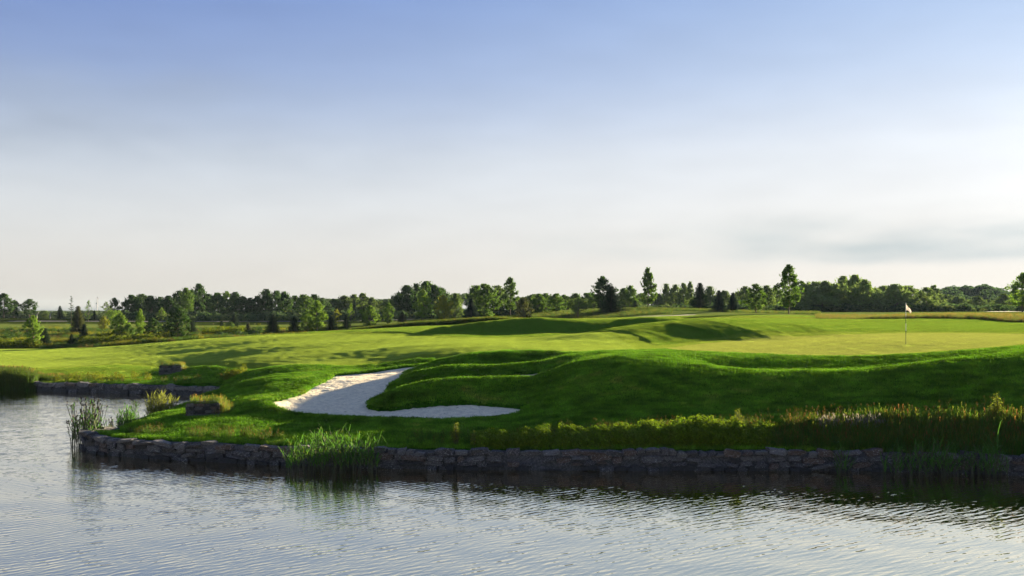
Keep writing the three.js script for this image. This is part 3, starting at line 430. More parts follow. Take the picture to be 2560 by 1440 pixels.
// trees that stand out one by one: kind, x and top in the photograph, distance, width in the photograph, leaf colour, label
const singles = [
  ['egg', 9, 735, 195, 54, 'dark', 'tall dark tree cut by the left edge of the picture, on the skyline'],
  ['egg', 35, 751, 198, 32, 'dark', 'smaller dark skyline tree just right of the one at the left edge'],
  ['round', 74, 749, 200, 40, 'dark', 'dark round-headed tree alone on the skyline near the left edge'],
  ['round', 110, 777, 240, 32, 'olive', 'hazy low round tree between the two concrete posts'],
  ['spruce', 150, 764, 190, 27, 'blueneedle', 'small dark spruce on the skyline right of the concrete posts'],
  ['thinspruce', 178, 739, 152, 32, 'needle', 'tall thin spruce with bare spire on the left skyline'],
  ['fullspruce', 195, 764, 125, 48, 'brown', 'broad brownish conifer below the tall thin spire'],
  ['spruce', 210, 809, 108, 40, 'blueneedle', 'blue-green spruce in front of the broad brownish conifer'],
  ['spruce', 112, 819, 100, 44, 'needle', 'dark spruce right of the slender light tree in the left rough'],
  ['spruce', 179, 834, 100, 30, 'needle', 'smallest dark spruce low in the left rough'],
  ['egg', 84, 791, 97, 48, 'light', 'slender-trunked light green young tree nearest in the left rough'],
  ['sparse', 221, 751, 168, 18, 'mid', 'thin sparse young tree just left of the radio mast'],
  ['spruce', 236, 775, 180, 16, 'needle', 'tiny spruce at the foot of the radio mast'],
  ['sparse', 265, 755, 170, 26, 'olive', 'sparse twiggy young tree just right of the radio mast'],
  ['egg', 259, 791, 135, 26, 'yellow', 'small yellow-green tree lit by the sun right of the brownish conifer'],
  ['flat', 285, 776, 140, 46, 'light', 'low wide spreading tree behind the small yellow-green one'],
  ['egg', 300, 785, 112, 42, 'light', 'multi-branched light green tree above the yellow weeds on the left'],
  ['bush', 322, 812, 112, 36, 'mid', 'low shrubby tree beside the yellow weeds, left of the lollipop tree'],
  ['egg', 350, 774, 115, 25, 'light', 'narrow light green lollipop tree on a thin stem in the left rough'],
  ['egg', 380, 796, 108, 42, 'dark', 'compact dark green young tree left of the large rim-lit one'],
  ['egg', 445, 767, 104, 62, 'dark', 'largest rim-lit leafy tree in the left rough'],
  ['bush', 423, 801, 110, 32, 'dark', 'dark bush tucked behind the left of the large rim-lit tree'],
  ['spruce', 480, 792, 120, 32, 'needle', 'dark spruce just behind the right of the large rim-lit tree'],
  ['sparse', 405, 769, 180, 18, 'light', 'small pale tree on the far bank above the cart path'],
  ['spruce', 585, 785, 135, 38, 'needle', 'dark green spruce at the right end of the left rough'],
  ['spruce', 554, 801, 118, 24, 'needle', 'small spruce left of a leafy shrub at the end of the left rough'],
  ['bush', 575, 806, 117, 30, 'mid', 'leafy green shrub between two small spruces behind the fairway crest'],
  ['spruce', 620, 806, 118, 30, 'brown', 'small reddish brown conifer behind the fairway crest'],
  ['round', 286, 746, 190, 30, 'dark', 'dark skyline tree at the left end of the tree line'],
  ['sparse', 306, 756, 192, 18, 'dark', 'narrow dark skyline tree second from the left end of the tree line'],
  ['spruce', 682, 785, 110, 50, 'needle', 'large dark spruce behind the left part of the fairway crest'],
  ['spruce', 735, 790, 113, 42, 'needle', 'dark spruce between the large spruce and the bright maples'],
  ['egg', 768, 777, 115, 40, 'light', 'bright green leafy tree leaning on the taller forked one'],
  ['egg', 793, 754, 114, 46, 'light', 'tall bright young tree with forked top behind the fairway'],
  ['spruce', 828, 790, 117, 38, 'needle', 'dark spruce in front of a thin yellowish tree'],
  ['sparse', 842, 773, 120, 24, 'yellow', 'thin yellowish tree rising behind a dark spruce'],
  ['spruce', 866, 784, 120, 30, 'needle', 'dark spruce with a slim light tree behind it'],
  ['sparse', 877, 759, 126, 20, 'light', 'slim columnar light tree behind a dark spruce'],
  ['spruce', 886, 748, 168, 26, 'blueneedle', 'far spruce standing up before the hazy tree line'],
  ['bush', 925, 766, 125, 46, 'light', 'bright green bushy tree beside the tall grass strip'],
  ['egg', 970, 758, 124, 34, 'mid', 'dark upright tree with a yellow tuft at the tall grass strip'],
  ['spruce', 1006, 778, 130, 34, 'brown', 'small olive conifer on the tall grass strip'],
  ['egg', 1057, 727, 135, 46, 'light', 'tall light green tree before the dark wood'],
  ['bush', 1108, 740, 138, 42, 'yellow', 'sunlit yellow-green tree right of the tall light one'],
  ['bush', 1138, 735, 165, 44, 'olive', 'pale grey-green round tree behind the sunlit yellow-green one'],
  ['fullspruce', 1178, 746, 132, 48, 'blueneedle', 'dark broad spruce at the right end of the tall grass strip'],
  ['bush', 1215, 712, 150, 76, 'mid', 'large dense bush of trees behind the dark broad spruce'],
  ['egg', 1275, 695, 150, 40, 'mid', 'tallest knobbly tree at the middle of the picture'],
  ['bush', 1308, 745, 132, 42, 'brown', 'brownish rounded shrub right of the knobbly tree'],
  ['bush', 1345, 736, 140, 46, 'mid', 'green leafy tree between the brownish shrub and the umbrella tree'],
  ['bush', 1390, 735, 145, 52, 'mid', 'dense green tree behind the left of the umbrella tree'],
  ['flat', 1445, 747, 122, 76, 'olive', 'wide umbrella-shaped tree behind the grass mounds'],
  ['egg', 1508, 693, 133, 64, 'dark', 'big dark tree rising behind a broad spruce right of the middle'],
  ['fullspruce', 1528, 714, 128, 76, 'needle', 'broad dark conifer in front of the big dark tree'],
  ['cone', 1620, 671, 142, 52, 'mid', 'tall cone-shaped leafy tree standing free above the skyline'],
  ['spruce', 1588, 750, 148, 24, 'needle', 'small spruce left of the tall cone-shaped tree'],
  ['fullspruce', 1750, 706, 150, 58, 'needle', 'dark rounded conifer right of the hazy poplars'],
  ['fullspruce', 1797, 725, 136, 42, 'blueneedle', 'left one of the two neat spruces side by side'],
  ['fullspruce', 1832, 731, 138, 38, 'blueneedle', 'right one of the two neat spruces side by side'],
  ['egg', 1890, 711, 130, 54, 'mid', 'leafy tree between the two spruces and the double-topped tree'],
  ['egg', 1972, 665, 113, 62, 'mid', 'tall double-topped tree at the edge of the mown ground on the right'],
  ['egg', 2556, 684, 140, 66, 'light', 'light green tree cut by the right edge of the picture'],
];
for (const s of singles) tree(...s);
// belts of trees that cannot be told apart
const belts = [
  ['dark', 203, 'dark tree in the dense belt on the left skyline', 'dark belt of trees on the left', [[330, 739, 40], [355, 737, 42], [378, 741, 36], [398, 744, 38], [420, 741, 40], [447, 729, 44], [463, 722, 38], [480, 727, 40], [497, 712, 42], [520, 737, 46], [545, 734, 44], [568, 730, 38], [588, 732, 40], [607, 742, 36], [626, 746, 34], [645, 742, 36], [665, 725, 40], [692, 729, 42], [712, 731, 38], [735, 741, 44], [760, 738, 46], [785, 738, 44], [806, 746, 40]]],
  ['olive', 235, 'hazy grey-green tree in the gap of the middle skyline', 'hazy trees left of the middle', [[832, 748, 40], [860, 740, 44], [886, 738, 46], [908, 734, 44], [930, 744, 42], [952, 754, 40], [977, 749, 44]]],
  ['dark', 200, 'dark tree in the tall wood at the middle left', 'tall wood at the middle left', [[998, 735, 46], [1018, 716, 48], [1040, 710, 46], [1066, 706, 50], [1088, 714, 48], [1104, 722, 40], [1060, 735, 60], [1030, 740, 60]]],
  ['mid', 190, 'green tree in the row behind the grass mounds', 'row behind the grass mounds', [[1190, 716, 44], [1245, 715, 44], [1330, 737, 44], [1365, 735, 46], [1410, 738, 46], [1440, 735, 40], [1470, 734, 40], [1485, 740, 40], [1560, 722, 40], [1575, 716, 30]]],
  ['olive', 230, 'hazy upright tree in the thin wood right of the middle', 'thin hazy wood right of the middle', [[1600, 735, 40], [1645, 735, 40], [1665, 712, 30], [1690, 714, 34], [1710, 710, 28], [1726, 705, 28], [1775, 718, 36], [1810, 728, 40], [1862, 718, 40], [1845, 730, 40], [1915, 716, 40], [1940, 722, 44]]],
  ['wood', 188, 'broad grey-green tree in the wood behind the flag', 'wood behind the flag', [[2010, 710, 56], [2035, 706, 60], [2062, 704, 62], [2085, 712, 60], [2108, 693, 56], [2135, 690, 58], [2160, 701, 54], [2185, 722, 56], [2210, 716, 56], [2238, 712, 60], [2265, 716, 58], [2290, 724, 54], [2315, 720, 46], [2334, 714, 42], [2150, 735, 70], [2050, 738, 70], [2230, 738, 70]]],
  ['olive', 255, 'pale small tree before the hazy wooded hill on the right', 'pale trees before the wooded hill', [[2365, 738, 50], [2395, 742, 46], [2440, 742, 48], [2472, 750, 40], [2508, 737, 50], [2535, 750, 46]]],
];
{ const r = rng(77); const ord = ['first', 'second', 'third', 'fourth', 'fifth', 'sixth', 'seventh', 'eighth', 'ninth', 'tenth', 'eleventh', 'twelfth', 'thirteenth', 'fourteenth', 'fifteenth', 'sixteenth', 'seventeenth', 'eighteenth', 'nineteenth', 'twentieth', 'twenty-first', 'twenty-second', 'twenty-third'];
  for (const [color, d, label, group, list] of belts) list.sort((a, b) => a[0] - b[0]).forEach(([px, top, w], i) => tree(r() < 0.7 ? 'bush' : r() < 0.6 ? 'egg' : r() < 0.6 ? 'cone' : 'round', px, top, d * (0.94 + 0.12 * r()), w * (1.15 + 0.3 * r()), r() < 0.75 ? color : color === 'dark' ? 'mid' : color === 'wood' ? 'wood' : 'olive', `${label}, ${i === list.length - 1 ? 'last' : ord[i]} from its left end`, group)); }

// leafy clump for far woods, undergrowth and weeds
function clumpGeo(seed, n, size, squash = 0.8) { const r = rng(seed), P = [], C = []; for (let i = 0; i < n; i++) { const u = r() * 2 - 1, f = r() * 6.283, s = Math.sqrt(1 - u * u), q = Math.cbrt(0.3 + 0.7 * r()); leafCard(P, C, r, s * Math.cos(f) * q, u * q * squash, s * Math.sin(f) * q, size, s * Math.cos(f), u + 0.4, s * Math.sin(f), 0.85 + 0.3 * r()); } return leafGeo(P, C); }
const woodClump = clumpGeo(401, 150, 0.17), weedClump = clumpGeo(402, 46, 0.2, 1.0);
const tintMat = (through) => new THREE.MeshPhysicalMaterial({ color: 0xffffff, vertexColors: true, roughness: 1, specularIntensity: 0.15, transmission: through, thickness: 0, side: THREE.DoubleSide });
const tinted = tintMat(0.5);
{
  const r = rng(90), far = [], under = [], ridge = [];
  for (let i = 0; i < 420; i++) {   // wooded hill far right, and the flat wooded ridge behind the middle
    const px = 2340 + 420 * r(), d = 330 + 90 * r(), x = (px - 1280) / 2300 * d, top = 712 + 10 * noise2(px * 0.02, 3) + 22 * sstep(2440, 2560, px) * 0.6, yt = EYE - (top - HOR) / 2300 * d, s = 2.4 + 1.6 * r(), k = 0.8 + 0.4 * r();
    far.push([x, 2 + (yt - 3.2 - 2) * (d < 360 ? r() : 1) , -d, r() * 6, s, 0.8, [0.045 * k, 0.088 * k, 0.03 * k]]);
  }
  for (let i = 0; i < 900; i++) {
    const px = 780 + 1300 * r(), d = 300 + 50 * r(), x = (px - 1280) / 2300 * d, dip = sstep(1120, 1000, px) * 14 + sstep(1500, 1900, px) * -4 + sstep(1190, 1300, px) * 10, yt = EYE - (729 + dip + 3 * noise2(px * 0.03, 8) - HOR) / 2300 * d, s = 1.6 + 0.9 * r(), k = 0.8 + 0.4 * r();
    ridge.push([x, 1.5 + (yt - 2.0 - 1.5) * (d < 320 ? r() : 1), -d, r() * 6, s, 0.8, [0.05 * k, 0.088 * k, 0.032 * k]]);
  }
  for (let i = 0; i < 1500; i++) {   // low growth at the foot of the tree line
    const px = 280 + 2300 * r(), d = 178 + 45 * r(), x = (px - 1280) / 2300 * d, s = 0.8 + 1.3 * r(), k = 0.8 + 0.5 * r();
    under.push([x, landAt(x, d) + s * 0.3, -d, r() * 6, s, 0.8, r() < 0.3 ? [0.09 * k, 0.13 * k, 0.03 * k] : [0.045 * k, 0.085 * k, 0.024 * k]]);
  }
  const low = [];
  for (let i = 0; i < 620; i++) { const px = -260 + 1120 * r(), d = 270 + 40 * r(), x = (px - 1280) / 2300 * d, yt = EYE - (776 + 4 * noise2(px * 0.02, 5) - HOR) / 2300 * d, s = 1.2 + 0.9 * r(), k = 0.8 + 0.4 * r(); low.push([x, Math.min(yt - s * 0.7, 0.5 + 3 * r()), -d, r() * 6, s, 0.8, [0.06 * k, 0.095 * k, 0.035 * k]]); }
  stuff('far_hedge', 'low hazy hedge far behind the posts and trees on the left', 'hedge', woodClump, tinted, low);
  stuff('far_wood', 'hazy wooded hill closing the view on the far right', 'wood', woodClump, tinted, far);
  stuff('far_wood', 'flat-topped wooded ridge far behind the middle of the tree line', 'wood', woodClump, tinted, ridge);
  stuff('undergrowth', 'low bushes along the foot of the tree line', 'undergrowth', woodClump, tinted, under);
}

// ---------------------------------------------------------------- grasses
function tuftGeo(seed, n, h, spread, w, lean, heads = 0, headColor = [0.3, 0.14, 0.05], segs = 2, bladeColor = [1, 1, 1], headL = 0.1) {
  const r = rng(seed), P = [], C = [], I = [];
  for (let b = 0; b < n; b++) {
    const a = r() * 6.283, q = spread * Math.sqrt(r()), x = Math.cos(a) * q, z = Math.sin(a) * q, f = r() * 6.283, L = h * (0.55 + 0.6 * r()), ln = lean * (0.3 + r()), la = r() * 6.283, ww = w * (0.7 + 0.6 * r()), k = 0.8 + 0.4 * r(), o = P.length / 3;
    for (let s = 0; s <= segs; s++) { const t = s / segs, cx = x + Math.cos(la) * ln * L * t * t, cz = z + Math.sin(la) * ln * L * t * t, y = L * t * (1 - 0.25 * ln * t), hw = ww * (s === segs ? 0.12 : 1 - 0.35 * t) / 2; P.push(cx - Math.cos(f) * hw, y, cz - Math.sin(f) * hw, cx + Math.cos(f) * hw, y, cz + Math.sin(f) * hw); for (let i = 0; i < 2; i++) C.push(k * bladeColor[0], k * bladeColor[1], k * bladeColor[2]); if (s) { const m = o + 2 * s; I.push(m - 2, m - 1, m, m - 1, m + 1, m); } }
    if (r() < heads) { const cx = x + Math.cos(la) * ln * L, cz = z + Math.sin(la) * ln * L, y = L * (1 - 0.25 * ln); for (let s = 0; s < 3; s++) { const g = r() * 6.283, l = h * headL, m = P.length / 3, yy = y - s * l * 0.5; P.push(cx, yy - l * 0.6, cz, cx + Math.cos(g) * l * 0.45, yy + l * 0.3, cz + Math.sin(g) * l * 0.45, cx, yy + l, cz); for (let i = 0; i < 3; i++) C.push(...headColor); I.push(m, m + 1, m + 2); } }
  }
  return geoOf(P, I, C);
}
const tintJit = (r, base, j = 0.25) => { const k = 1 + (r() - 0.5) * 2 * j; return [base[0] * k * (0.9 + 0.2 * r()), base[1] * k, base[2] * k]; };
{ // rough: mown a hand high on the banks round the bunker
  const r = rng(31), tuft = tuftGeo(501, 16, 0.085, 0.13, 0.016, 0.6, 0, null, 2), list = [];
  const add = (n, x0, x1, d0, d1) => { for (let i = 0; i < n; i++) {
    const x = x0 + (x1 - x0) * r(), d = d0 + (d1 - d0) * r();
    if (Math.abs(x / d) > 0.62) continue;
    if (polyDist(landPoly, x, d) < 0.25) continue;
    if (within(bBox, x, d) && polyDist(bunkerPoly, x, d) > (d < 35.2 && x < 0 ? -0.16 : -0.02)) continue;
    if (zoneAt(greenPoly, x, d) > -1.5 || zoneAt(fairPoly, x, d) > -1.4) continue;
    const p = fbm2(x * 0.13 + 5, d * 0.13, 4), p2 = fbm2(x * 0.7, d * 0.7 + 9, 3), dry = sstep(0.2, 0.9, p * 0.6 + p2 * 0.6);
    const y = landAt(x, d) + 0.02;
    list.push([x, y, -d, r() * 6.28, 0.8 + 0.5 * r(), 0.8 + 0.5 * r(), tintJit(r, [lerp(0.095, 0.17, dry), lerp(0.21, 0.19, dry), lerp(0.011, 0.025, dry)].map((c) => c * 1.18 * (1 + 0.5 * p2 + 0.3 * p + 0.4 * fbm2(x * 0.45, d * 1.6, 2))), 0.28)]);
  } };
  add(95000, -16, 18, 28, 47); add(26000, 17, 30, 27, 47); add(22000, -24, -4, 46, 62);
  stuff('rough_grass', 'short rough grass on the banks round the bunker', 'grass', tuft, tintMat(0.22), list);
}
{ // tall grass with russet seed heads along the top of the shore wall
  const r = rng(32), tall = tuftGeo(502, 13, 0.75, 0.16, 0.014, 0.35, 0.10, [1.6, 0.85, 1.3], 3), list = [], weeds = [];
  for (let i = 0; i < 9000; i++) {
    const px = 1010 + 1750 * r(), right = sstep(1750, 2300, px), d0 = 28.7 - 0.9 * sstep(1900, 2560, px) + 0.55 * (1 - sstep(1860, 1930, px)), d = d0 + (0.9 + 0.9 * right) * Math.pow(r(), 1.15), x = (px - 1280) / 2300 * d;
    if (r() > (0.15 + 0.6 * sstep(1120, 1700, px) + 0.25 * sstep(2000, 2300, px)) * (0.75 + 0.5 * noise2(px * 0.02, 3))) continue;
    if (polyDist(landPoly, x, d) < 0.14) continue;
    const big = 0.38 + 0.32 * right + 0.12 * noise2(x * 0.8, d);
    list.push([x, Math.max(0.5, landAt(x, d) - 0.03), -d, r() * 6.28, big * (0.75 + 0.4 * r()), 1 + 0.25 * r(), tintJit(r, r() < 0.12 ? [0.12, 0.11, 0.02] : [0.055, 0.14, 0.010], 0.25)]);
  }
  // grass tufts here and there on the rest of the wall and the far wall
  for (let i = 0; i < 520; i++) { const far = r() < 0.55, u = r(); const x = far ? lerp(-28, -16.3, u) : lerp(-15, -7.5, u), d = far ? lerp(55.5, 52.5, u) + 0.3 + 0.9 * r() : lerp(33.5, 29.5, Math.pow(u, 0.6)) + 0.25 + 0.7 * r(); if (noise2(x * 0.7, d * 0.4) < 0.1 || polyDist(landPoly, x, d) < 0.3) continue; list.push([x, landAt(x, d) - 0.02, -d, r() * 6.28, 0.3 + 0.3 * r(), 1, tintJit(r, r() < 0.5 ? [0.07, 0.085, 0.015] : [0.045, 0.11, 0.009], 0.25)]); }
  stuff('tall_grass', 'tall grass with russet seed heads on top of the near shore wall', 'grass', tall, leafMats.blade, list);
  for (let i = 0; i < 1500; i++) {   // leafy yellow-green weeds along the wall
    const px = 1190 + 740 * r(), d = 28.75 + 0.75 * r(), x = (px - 1280) / 2300 * d; if (polyDist(landPoly, x, d) < 0.25) continue;
    const hh = (0.30 + 0.26 * sstep(1500, 1750, px) * (1 - 0.6 * sstep(1800, 1900, px)) + 0.14 * noise2(x * 1.3, 4)) * (px > 1850 ? 0.7 : 1) * (0.75 + 0.25 * sstep(1180, 1280, px));
    weeds.push([x, landAt(x, d) + hh * Math.pow(r(), 0.7), -d, r() * 6, 0.12 + 0.1 * r(), 1.2, tintJit(r, [0.12, 0.20, 0.010], 0.25)]);
  }
  for (let i = 0; i < 160; i++) { const a = i < 60 ? [-28.2 + 3.2 * r(), 56.0 + 0.9 * r()] : i < 100 ? [-24.6 + 3 * r(), 55 + 0.8 * r()] : [-16.5 + 1.0 * r(), 52.6 + 0.8 * r()]; if (polyDist(landPoly, a[0], a[1]) < 0.3) continue; weeds.push([a[0], landAt(a[0], a[1]) + 0.45 * r(), -a[1], r() * 6, 0.12 + 0.1 * r(), 1.1, tintJit(r, [0.14, 0.17, 0.012], 0.25)]); }
  const plume = tuftGeo(510, 6, 0.95, 0.26, 0.006, 0.45, 0.7, [1.0, 0.66, 0.6], 3, [1, 1, 1], 0.04), plumes = [];
  for (let i = 0; i < 420; i++) {
    const px = 1330 + 1330 * r(), d = 29.35 + (0.9 + 0.5 * sstep(1900, 2300, px)) * r(), x = (px - 1280) / 2300 * d; if (noise2(px * 0.013, 7) < -0.45 || polyDist(landPoly, x, d) < 0.3) continue;
    plumes.push([x, landAt(x, d) - 0.02, -d, r() * 6.28, (0.62 + 0.34 * sstep(1500, 2200, px)) * (0.5 + 0.55 * r()), 1, tintJit(r, [0.085, 0.07, 0.022], 0.25)]);
  }
  stuff('seeding_grass', 'thin russet seeding grass rising behind the weeds on the wall', 'grass', plume, leafMats.blade, plumes);
  const bloom = tuftGeo(509, 12, 0.5, 0.1, 0.012, 0.2, 1, [3, 1.6, 9], 2), blooms = [];
  for (let i = 0; i < 60; i++) { const px = [2075, 2140, 2185][i % 3] + (r() - 0.5) * 40, d = 29.2 + 0.5 * r(), x = (px - 1280) / 2300 * d; blooms.push([x, landAt(x, d) - 0.02, -d, r() * 6.28, 1 + 0.3 * r(), 1, tintJit(r, [0.05, 0.09, 0.012], 0.2)]); }
  stuff('purple_flowers', 'pale purple flower spikes in the grass above the near wall', 'flowers', bloom, leafMats.blade, blooms);
  stuff('yellow_weeds', 'yellow-green leafy weeds crowding the top of the shore wall', 'weeds', weedClump, tinted, weeds);
}
{ // meadow beyond the fairway: left rough, tall grass strip, golden bank on the right
  const r = rng(33), meadow = tuftGeo(503, 14, 0.62, 0.28, 0.035, 0.4, 0.3, [1.25, 1.0, 0.9], 2), list = [], gold = [], weeds = [], bank = [];
  for (let i = 0; i < 26000; i++) {
    const px = -150 + 1480 * r(), d = 92 + 62 * r() * r() + 8 * r(), x = (px - 1280) / 2300 * d;
    if (zoneAt(far2Poly, x, d) > -1 || zoneAt(strip2Poly, x, d) > -0.5 || zoneAt(fairPoly, x, d) > -2) continue;
    if (px > 720 && (d > 124 || d < 86 + 4 * r())) continue;
    const n = fbm2(x * 0.09, d * 0.12, 3), base = n > 0.34 ? [0.13, 0.145, 0.012] : n < -0.26 ? [0.095, 0.08, 0.022] : [0.04, 0.085, 0.01];
    list.push([x, landAt(x, d) - 0.03, -d, r() * 6.28, (0.5 + 0.4 * r()) * (1 + 0.4 * n) * (1 - 0.5 * sstep(520, 640, px)), 1, tintJit(r, base, 0.25)]);
  }
  for (let i = 0; i < 9000; i++) {   // tall strip above the fairway's back edge
    const u = r(), px = 880 + 470 * u, d = lerp(84, 88, u) + 18 * r() * r(), x = (px - 1280) / 2300 * d;
    list.push([x, landAt(x, d) - 0.03, -d, r() * 6.28, (0.45 + 0.3 * r()) * (0.6 + 0.5 * sstep(0, 0.35, u)) * (1 - 0.6 * sstep(0.75, 1, u)), 1.1, tintJit(r, r() < 0.25 ? [0.09, 0.095, 0.012] : [0.04, 0.08, 0.01], 0.25)]);
  }
  for (let i = 0; i < 13000; i++) {   // golden bank
    const px = 2040 + 760 * r(), d = 85 + 17 * r() - 5 * sstep(2420, 2560, px) + 6 * sstep(2250, 2060, px), x = (px - 1280) / 2300 * d;
    gold.push([x, landAt(x, d) - 0.03, -d, r() * 6.28, (0.4 + 0.4 * r()) * lerp(0.6, 1, sstep(2060, 2300, px)) * (0.75 + 0.5 * r()), 1, tintJit(r, r() < 0.5 ? [0.13, 0.115, 0.03] : [0.085, 0.12, 0.02], 0.2)]);
  }
  for (let i = 0; i < 9000; i++) {   // verge before the trees right of the middle
    const px = 1330 + 720 * r(), d = 118 + 34 * r(), x = (px - 1280) / 2300 * d; if (px > 1680 && d < 134 - 12 * sstep(1960, 2040, px)) continue;
    list.push([x, landAt(x, d) - 0.03, -d, r() * 6.28, 0.4 + 0.45 * r(), 1, tintJit(r, r() < 0.25 ? [0.09, 0.10, 0.018] : [0.05, 0.09, 0.014], 0.25)]);
  }
  for (let i = 0; i < 5200; i++) {   // reedy bank left of the far wall
    const px = -160 + 320 * r(), d = 55.3 + 4.4 * Math.pow(r(), 1.4), x = (px - 1280) / 2300 * d; if (polyDist(landPoly, x, d) < -0.4 || (px > 88 && d < 57.2) || (px > 120 && r() < 0.7)) continue;
    bank.push([x, Math.max(-0.05, landAt(x, d)) - 0.03, -d, r() * 6.28, (0.6 + 0.9 * r()) * (1 - 0.55 * sstep(50, 125, px + 40 * r())), 1.05, tintJit(r, d > 58.5 && r() < 0.7 ? [0.15, 0.10, 0.03] : [0.05, 0.09, 0.012], 0.25)]);
  }
  const scrub = [];
  for (let i = 0; i < 420; i++) { const px = -120 + 800 * r(), d = 98 + 34 * r(), x = (px - 1280) / 2300 * d; if (zoneAt(far2Poly, x, d) > -1 || zoneAt(fairPoly, x, d) > -3 || noise2(x * 0.12, d * 0.15) < 0.0) continue; const s = 0.3 + 0.6 * r() * r(); scrub.push([x, landAt(x, d) + s * 0.35, -d, r() * 6, s, 0.75, tintJit(r, [0.035, 0.075, 0.014], 0.3)]); }
  stuff('scrub', 'dark low scrub scattered through the rough on the left', 'scrub', woodClump, tinted, scrub);
  for (let i = 0; i < 1100; i++) { const c = [[245, 862, 100, 45], [340, 858, 102, 60], [280, 845, 112, 40], [410, 846, 110, 40], [560, 840, 112, 50], [40, 862, 98, 60]][Math.floor(r() * 6)], px = c[0] + (r() - 0.5) * 2 * c[3], d = c[2] + 4 * (r() - 0.5), x = (px - 1280) / 2300 * d; weeds.push([x, landAt(x, d) + 0.75 * r(), -d, r() * 6, 0.3 + 0.22 * r(), 1, tintJit(r, [0.115, 0.16, 0.008], 0.25)]); }
  stuff('meadow_grass', 'long meadow grass round the young trees beyond the fairway', 'grass', meadow, leafMats.blade, list);
  stuff('golden_grass', 'golden tall grass on the low bank behind the flag', 'grass', meadow, leafMats.blade, gold);
  stuff('bank_grass', 'dark tall grass with reddish tops on the bank at the left edge', 'grass', meadow, leafMats.blade, bank);
  stuff('meadow_weeds', 'bright yellow flowering weeds below the trees on the left', 'weeds', weedClump, tinted, weeds);
}

// ---------------------------------------------------------------- reeds
function reeds(label, cx, cd, rx, rd, n, h, seed, o = {}) {
  const t = thing('reed_clump', label, 'reeds'), r = rng(seed), L = { P: [], C: [], I: [] }, S = { P: [], I: [] }, H = { P: [], I: [] }, y0 = o.y0 ?? -0.1; t.position.set(cx, 0, -cd);
  for (let b = 0; b < n; b++) {
    const a = r() * 6.283, q = Math.sqrt(r()), x = Math.cos(a) * q * rx, z = Math.sin(a) * q * rd, edge = 1 - 0.35 * q * q, st = h * edge * (0.42 + 0.68 * r()), la = r() * 6.283 + 0, ln = (o.lean || 0.16) * (0.3 + r()) + (q * 0.12), ox = Math.cos(la) * ln + (o.wind || 0), oz = Math.sin(la) * ln;
    const at2 = (u) => [x + ox * st * u * u, y0 + (st - y0) * u, z + oz * st * u * u];
    const p0 = at2(0), p1 = at2(0.5), p2 = at2(0.95), w = 0.011;
    if (r() < (o.stems ?? 0.5)) { const m = S.P.length / 3, f = r() * 3.14, cx2 = Math.cos(f) * w, cz2 = Math.sin(f) * w; for (const p of [p0, p1, p2]) S.P.push(p[0] - cx2, p[1], p[2] - cz2, p[0] + cx2, p[1], p[2] + cz2); for (const k of [0, 2]) S.I.push(m + k, m + k + 1, m + k + 2, m + k + 1, m + k + 3, m + k + 2);
      if (r() < (o.heads || 0)) { const m2 = H.P.length / 3; for (let s = 0; s < 4; s++) { const g = r() * 6.28, l = 0.05; H.P.push(p2[0], p2[1] + s * 0.03, p2[2], p2[0] + Math.cos(g) * l, p2[1] + s * 0.03 + 0.05, p2[2] + Math.sin(g) * l, p2[0], p2[1] + s * 0.03 + 0.07, p2[2]); H.I.push(m2 + s * 3, m2 + s * 3 + 1, m2 + s * 3 + 2); } } }
    const nl = o.leaves ?? 4, k0 = 0.75 + 0.5 * r();
    for (let s = 0; s < nl; s++) {   // long arching leaves up the stem
      const u = (o.from ?? 0.3) + (0.95 - (o.from ?? 0.3)) * (s + r()) / nl, p = at2(u), g = r() * 6.283, len = (o.leafLen || 0.42) * (0.6 + 0.6 * r()), w2 = (o.leafW || 0.026) * (0.7 + 0.5 * r()), m = L.P.length / 3, up = 0.75 + 0.4 * r();
      for (let e = 0; e <= 3; e++) { const v = e / 3, x2 = p[0] + Math.cos(g) * len * v * 0.55 + (o.wind || 0) * len * v, y2 = p[1] + len * (up * v - 0.45 * v * v * v), z2 = p[2] + Math.sin(g) * len * v * 0.55, hw = w2 * (e === 3 ? 0.05 : 1 - 0.4 * v) / 2; L.P.push(x2 - Math.sin(g) * hw, y2, z2 + Math.cos(g) * hw, x2 + Math.sin(g) * hw, y2, z2 - Math.cos(g) * hw); const k = k0 * (0.85 + 0.3 * r()), dry = o.dry && r() < o.dry; for (let i = 0; i < 2; i++) dry ? L.C.push(k * 1.8, k * 0.9, k * 1.2) : L.C.push(k, k, k); if (e) { const c = m + 2 * e; L.I.push(c - 2, c - 1, c, c - 1, c + 1, c); } }
    }
  }
  if (L.P.length) mesh('leaves', geoOf(L.P, L.I, L.C), o.mat || leafMats.reed, t);
  if (S.P.length) mesh('stems', geoOf(S.P, S.I), reedStem, t);
  if (H.P.length) mesh('seed_heads', geoOf(H.P, H.I), reedHead, t).userData.kind = 'stuff';
}
leaf('reed', 0.065, 0.17, 0.018, 0.5); leaf('yellowreed', 0.19, 0.22, 0.03, 0.5);
const reedStem = new THREE.MeshStandardMaterial({ color: new THREE.Color().setRGB(0.06, 0.065, 0.03), roughness: 0.9, side: THREE.DoubleSide }), reedHead = new THREE.MeshStandardMaterial({ color: new THREE.Color().setRGB(0.045, 0.035, 0.025), roughness: 1, side: THREE.DoubleSide });
reeds('wide clump of bright green reeds standing in the water before the near wall', -5.5, 28.05, 1.45, 0.45, 250, 1.3, 601, { leaves: 4, from: 0.4, lean: 0.26, dry: 0.12 });
reeds('dark thin rushes with seed heads at the tip of the headland', -15.4, 33.4, 0.6, 0.5, 130, 1.72, 602, { leaves: 3, from: 0.35, stems: 1, heads: 0.8, leafLen: 0.34, lean: 0.14 });
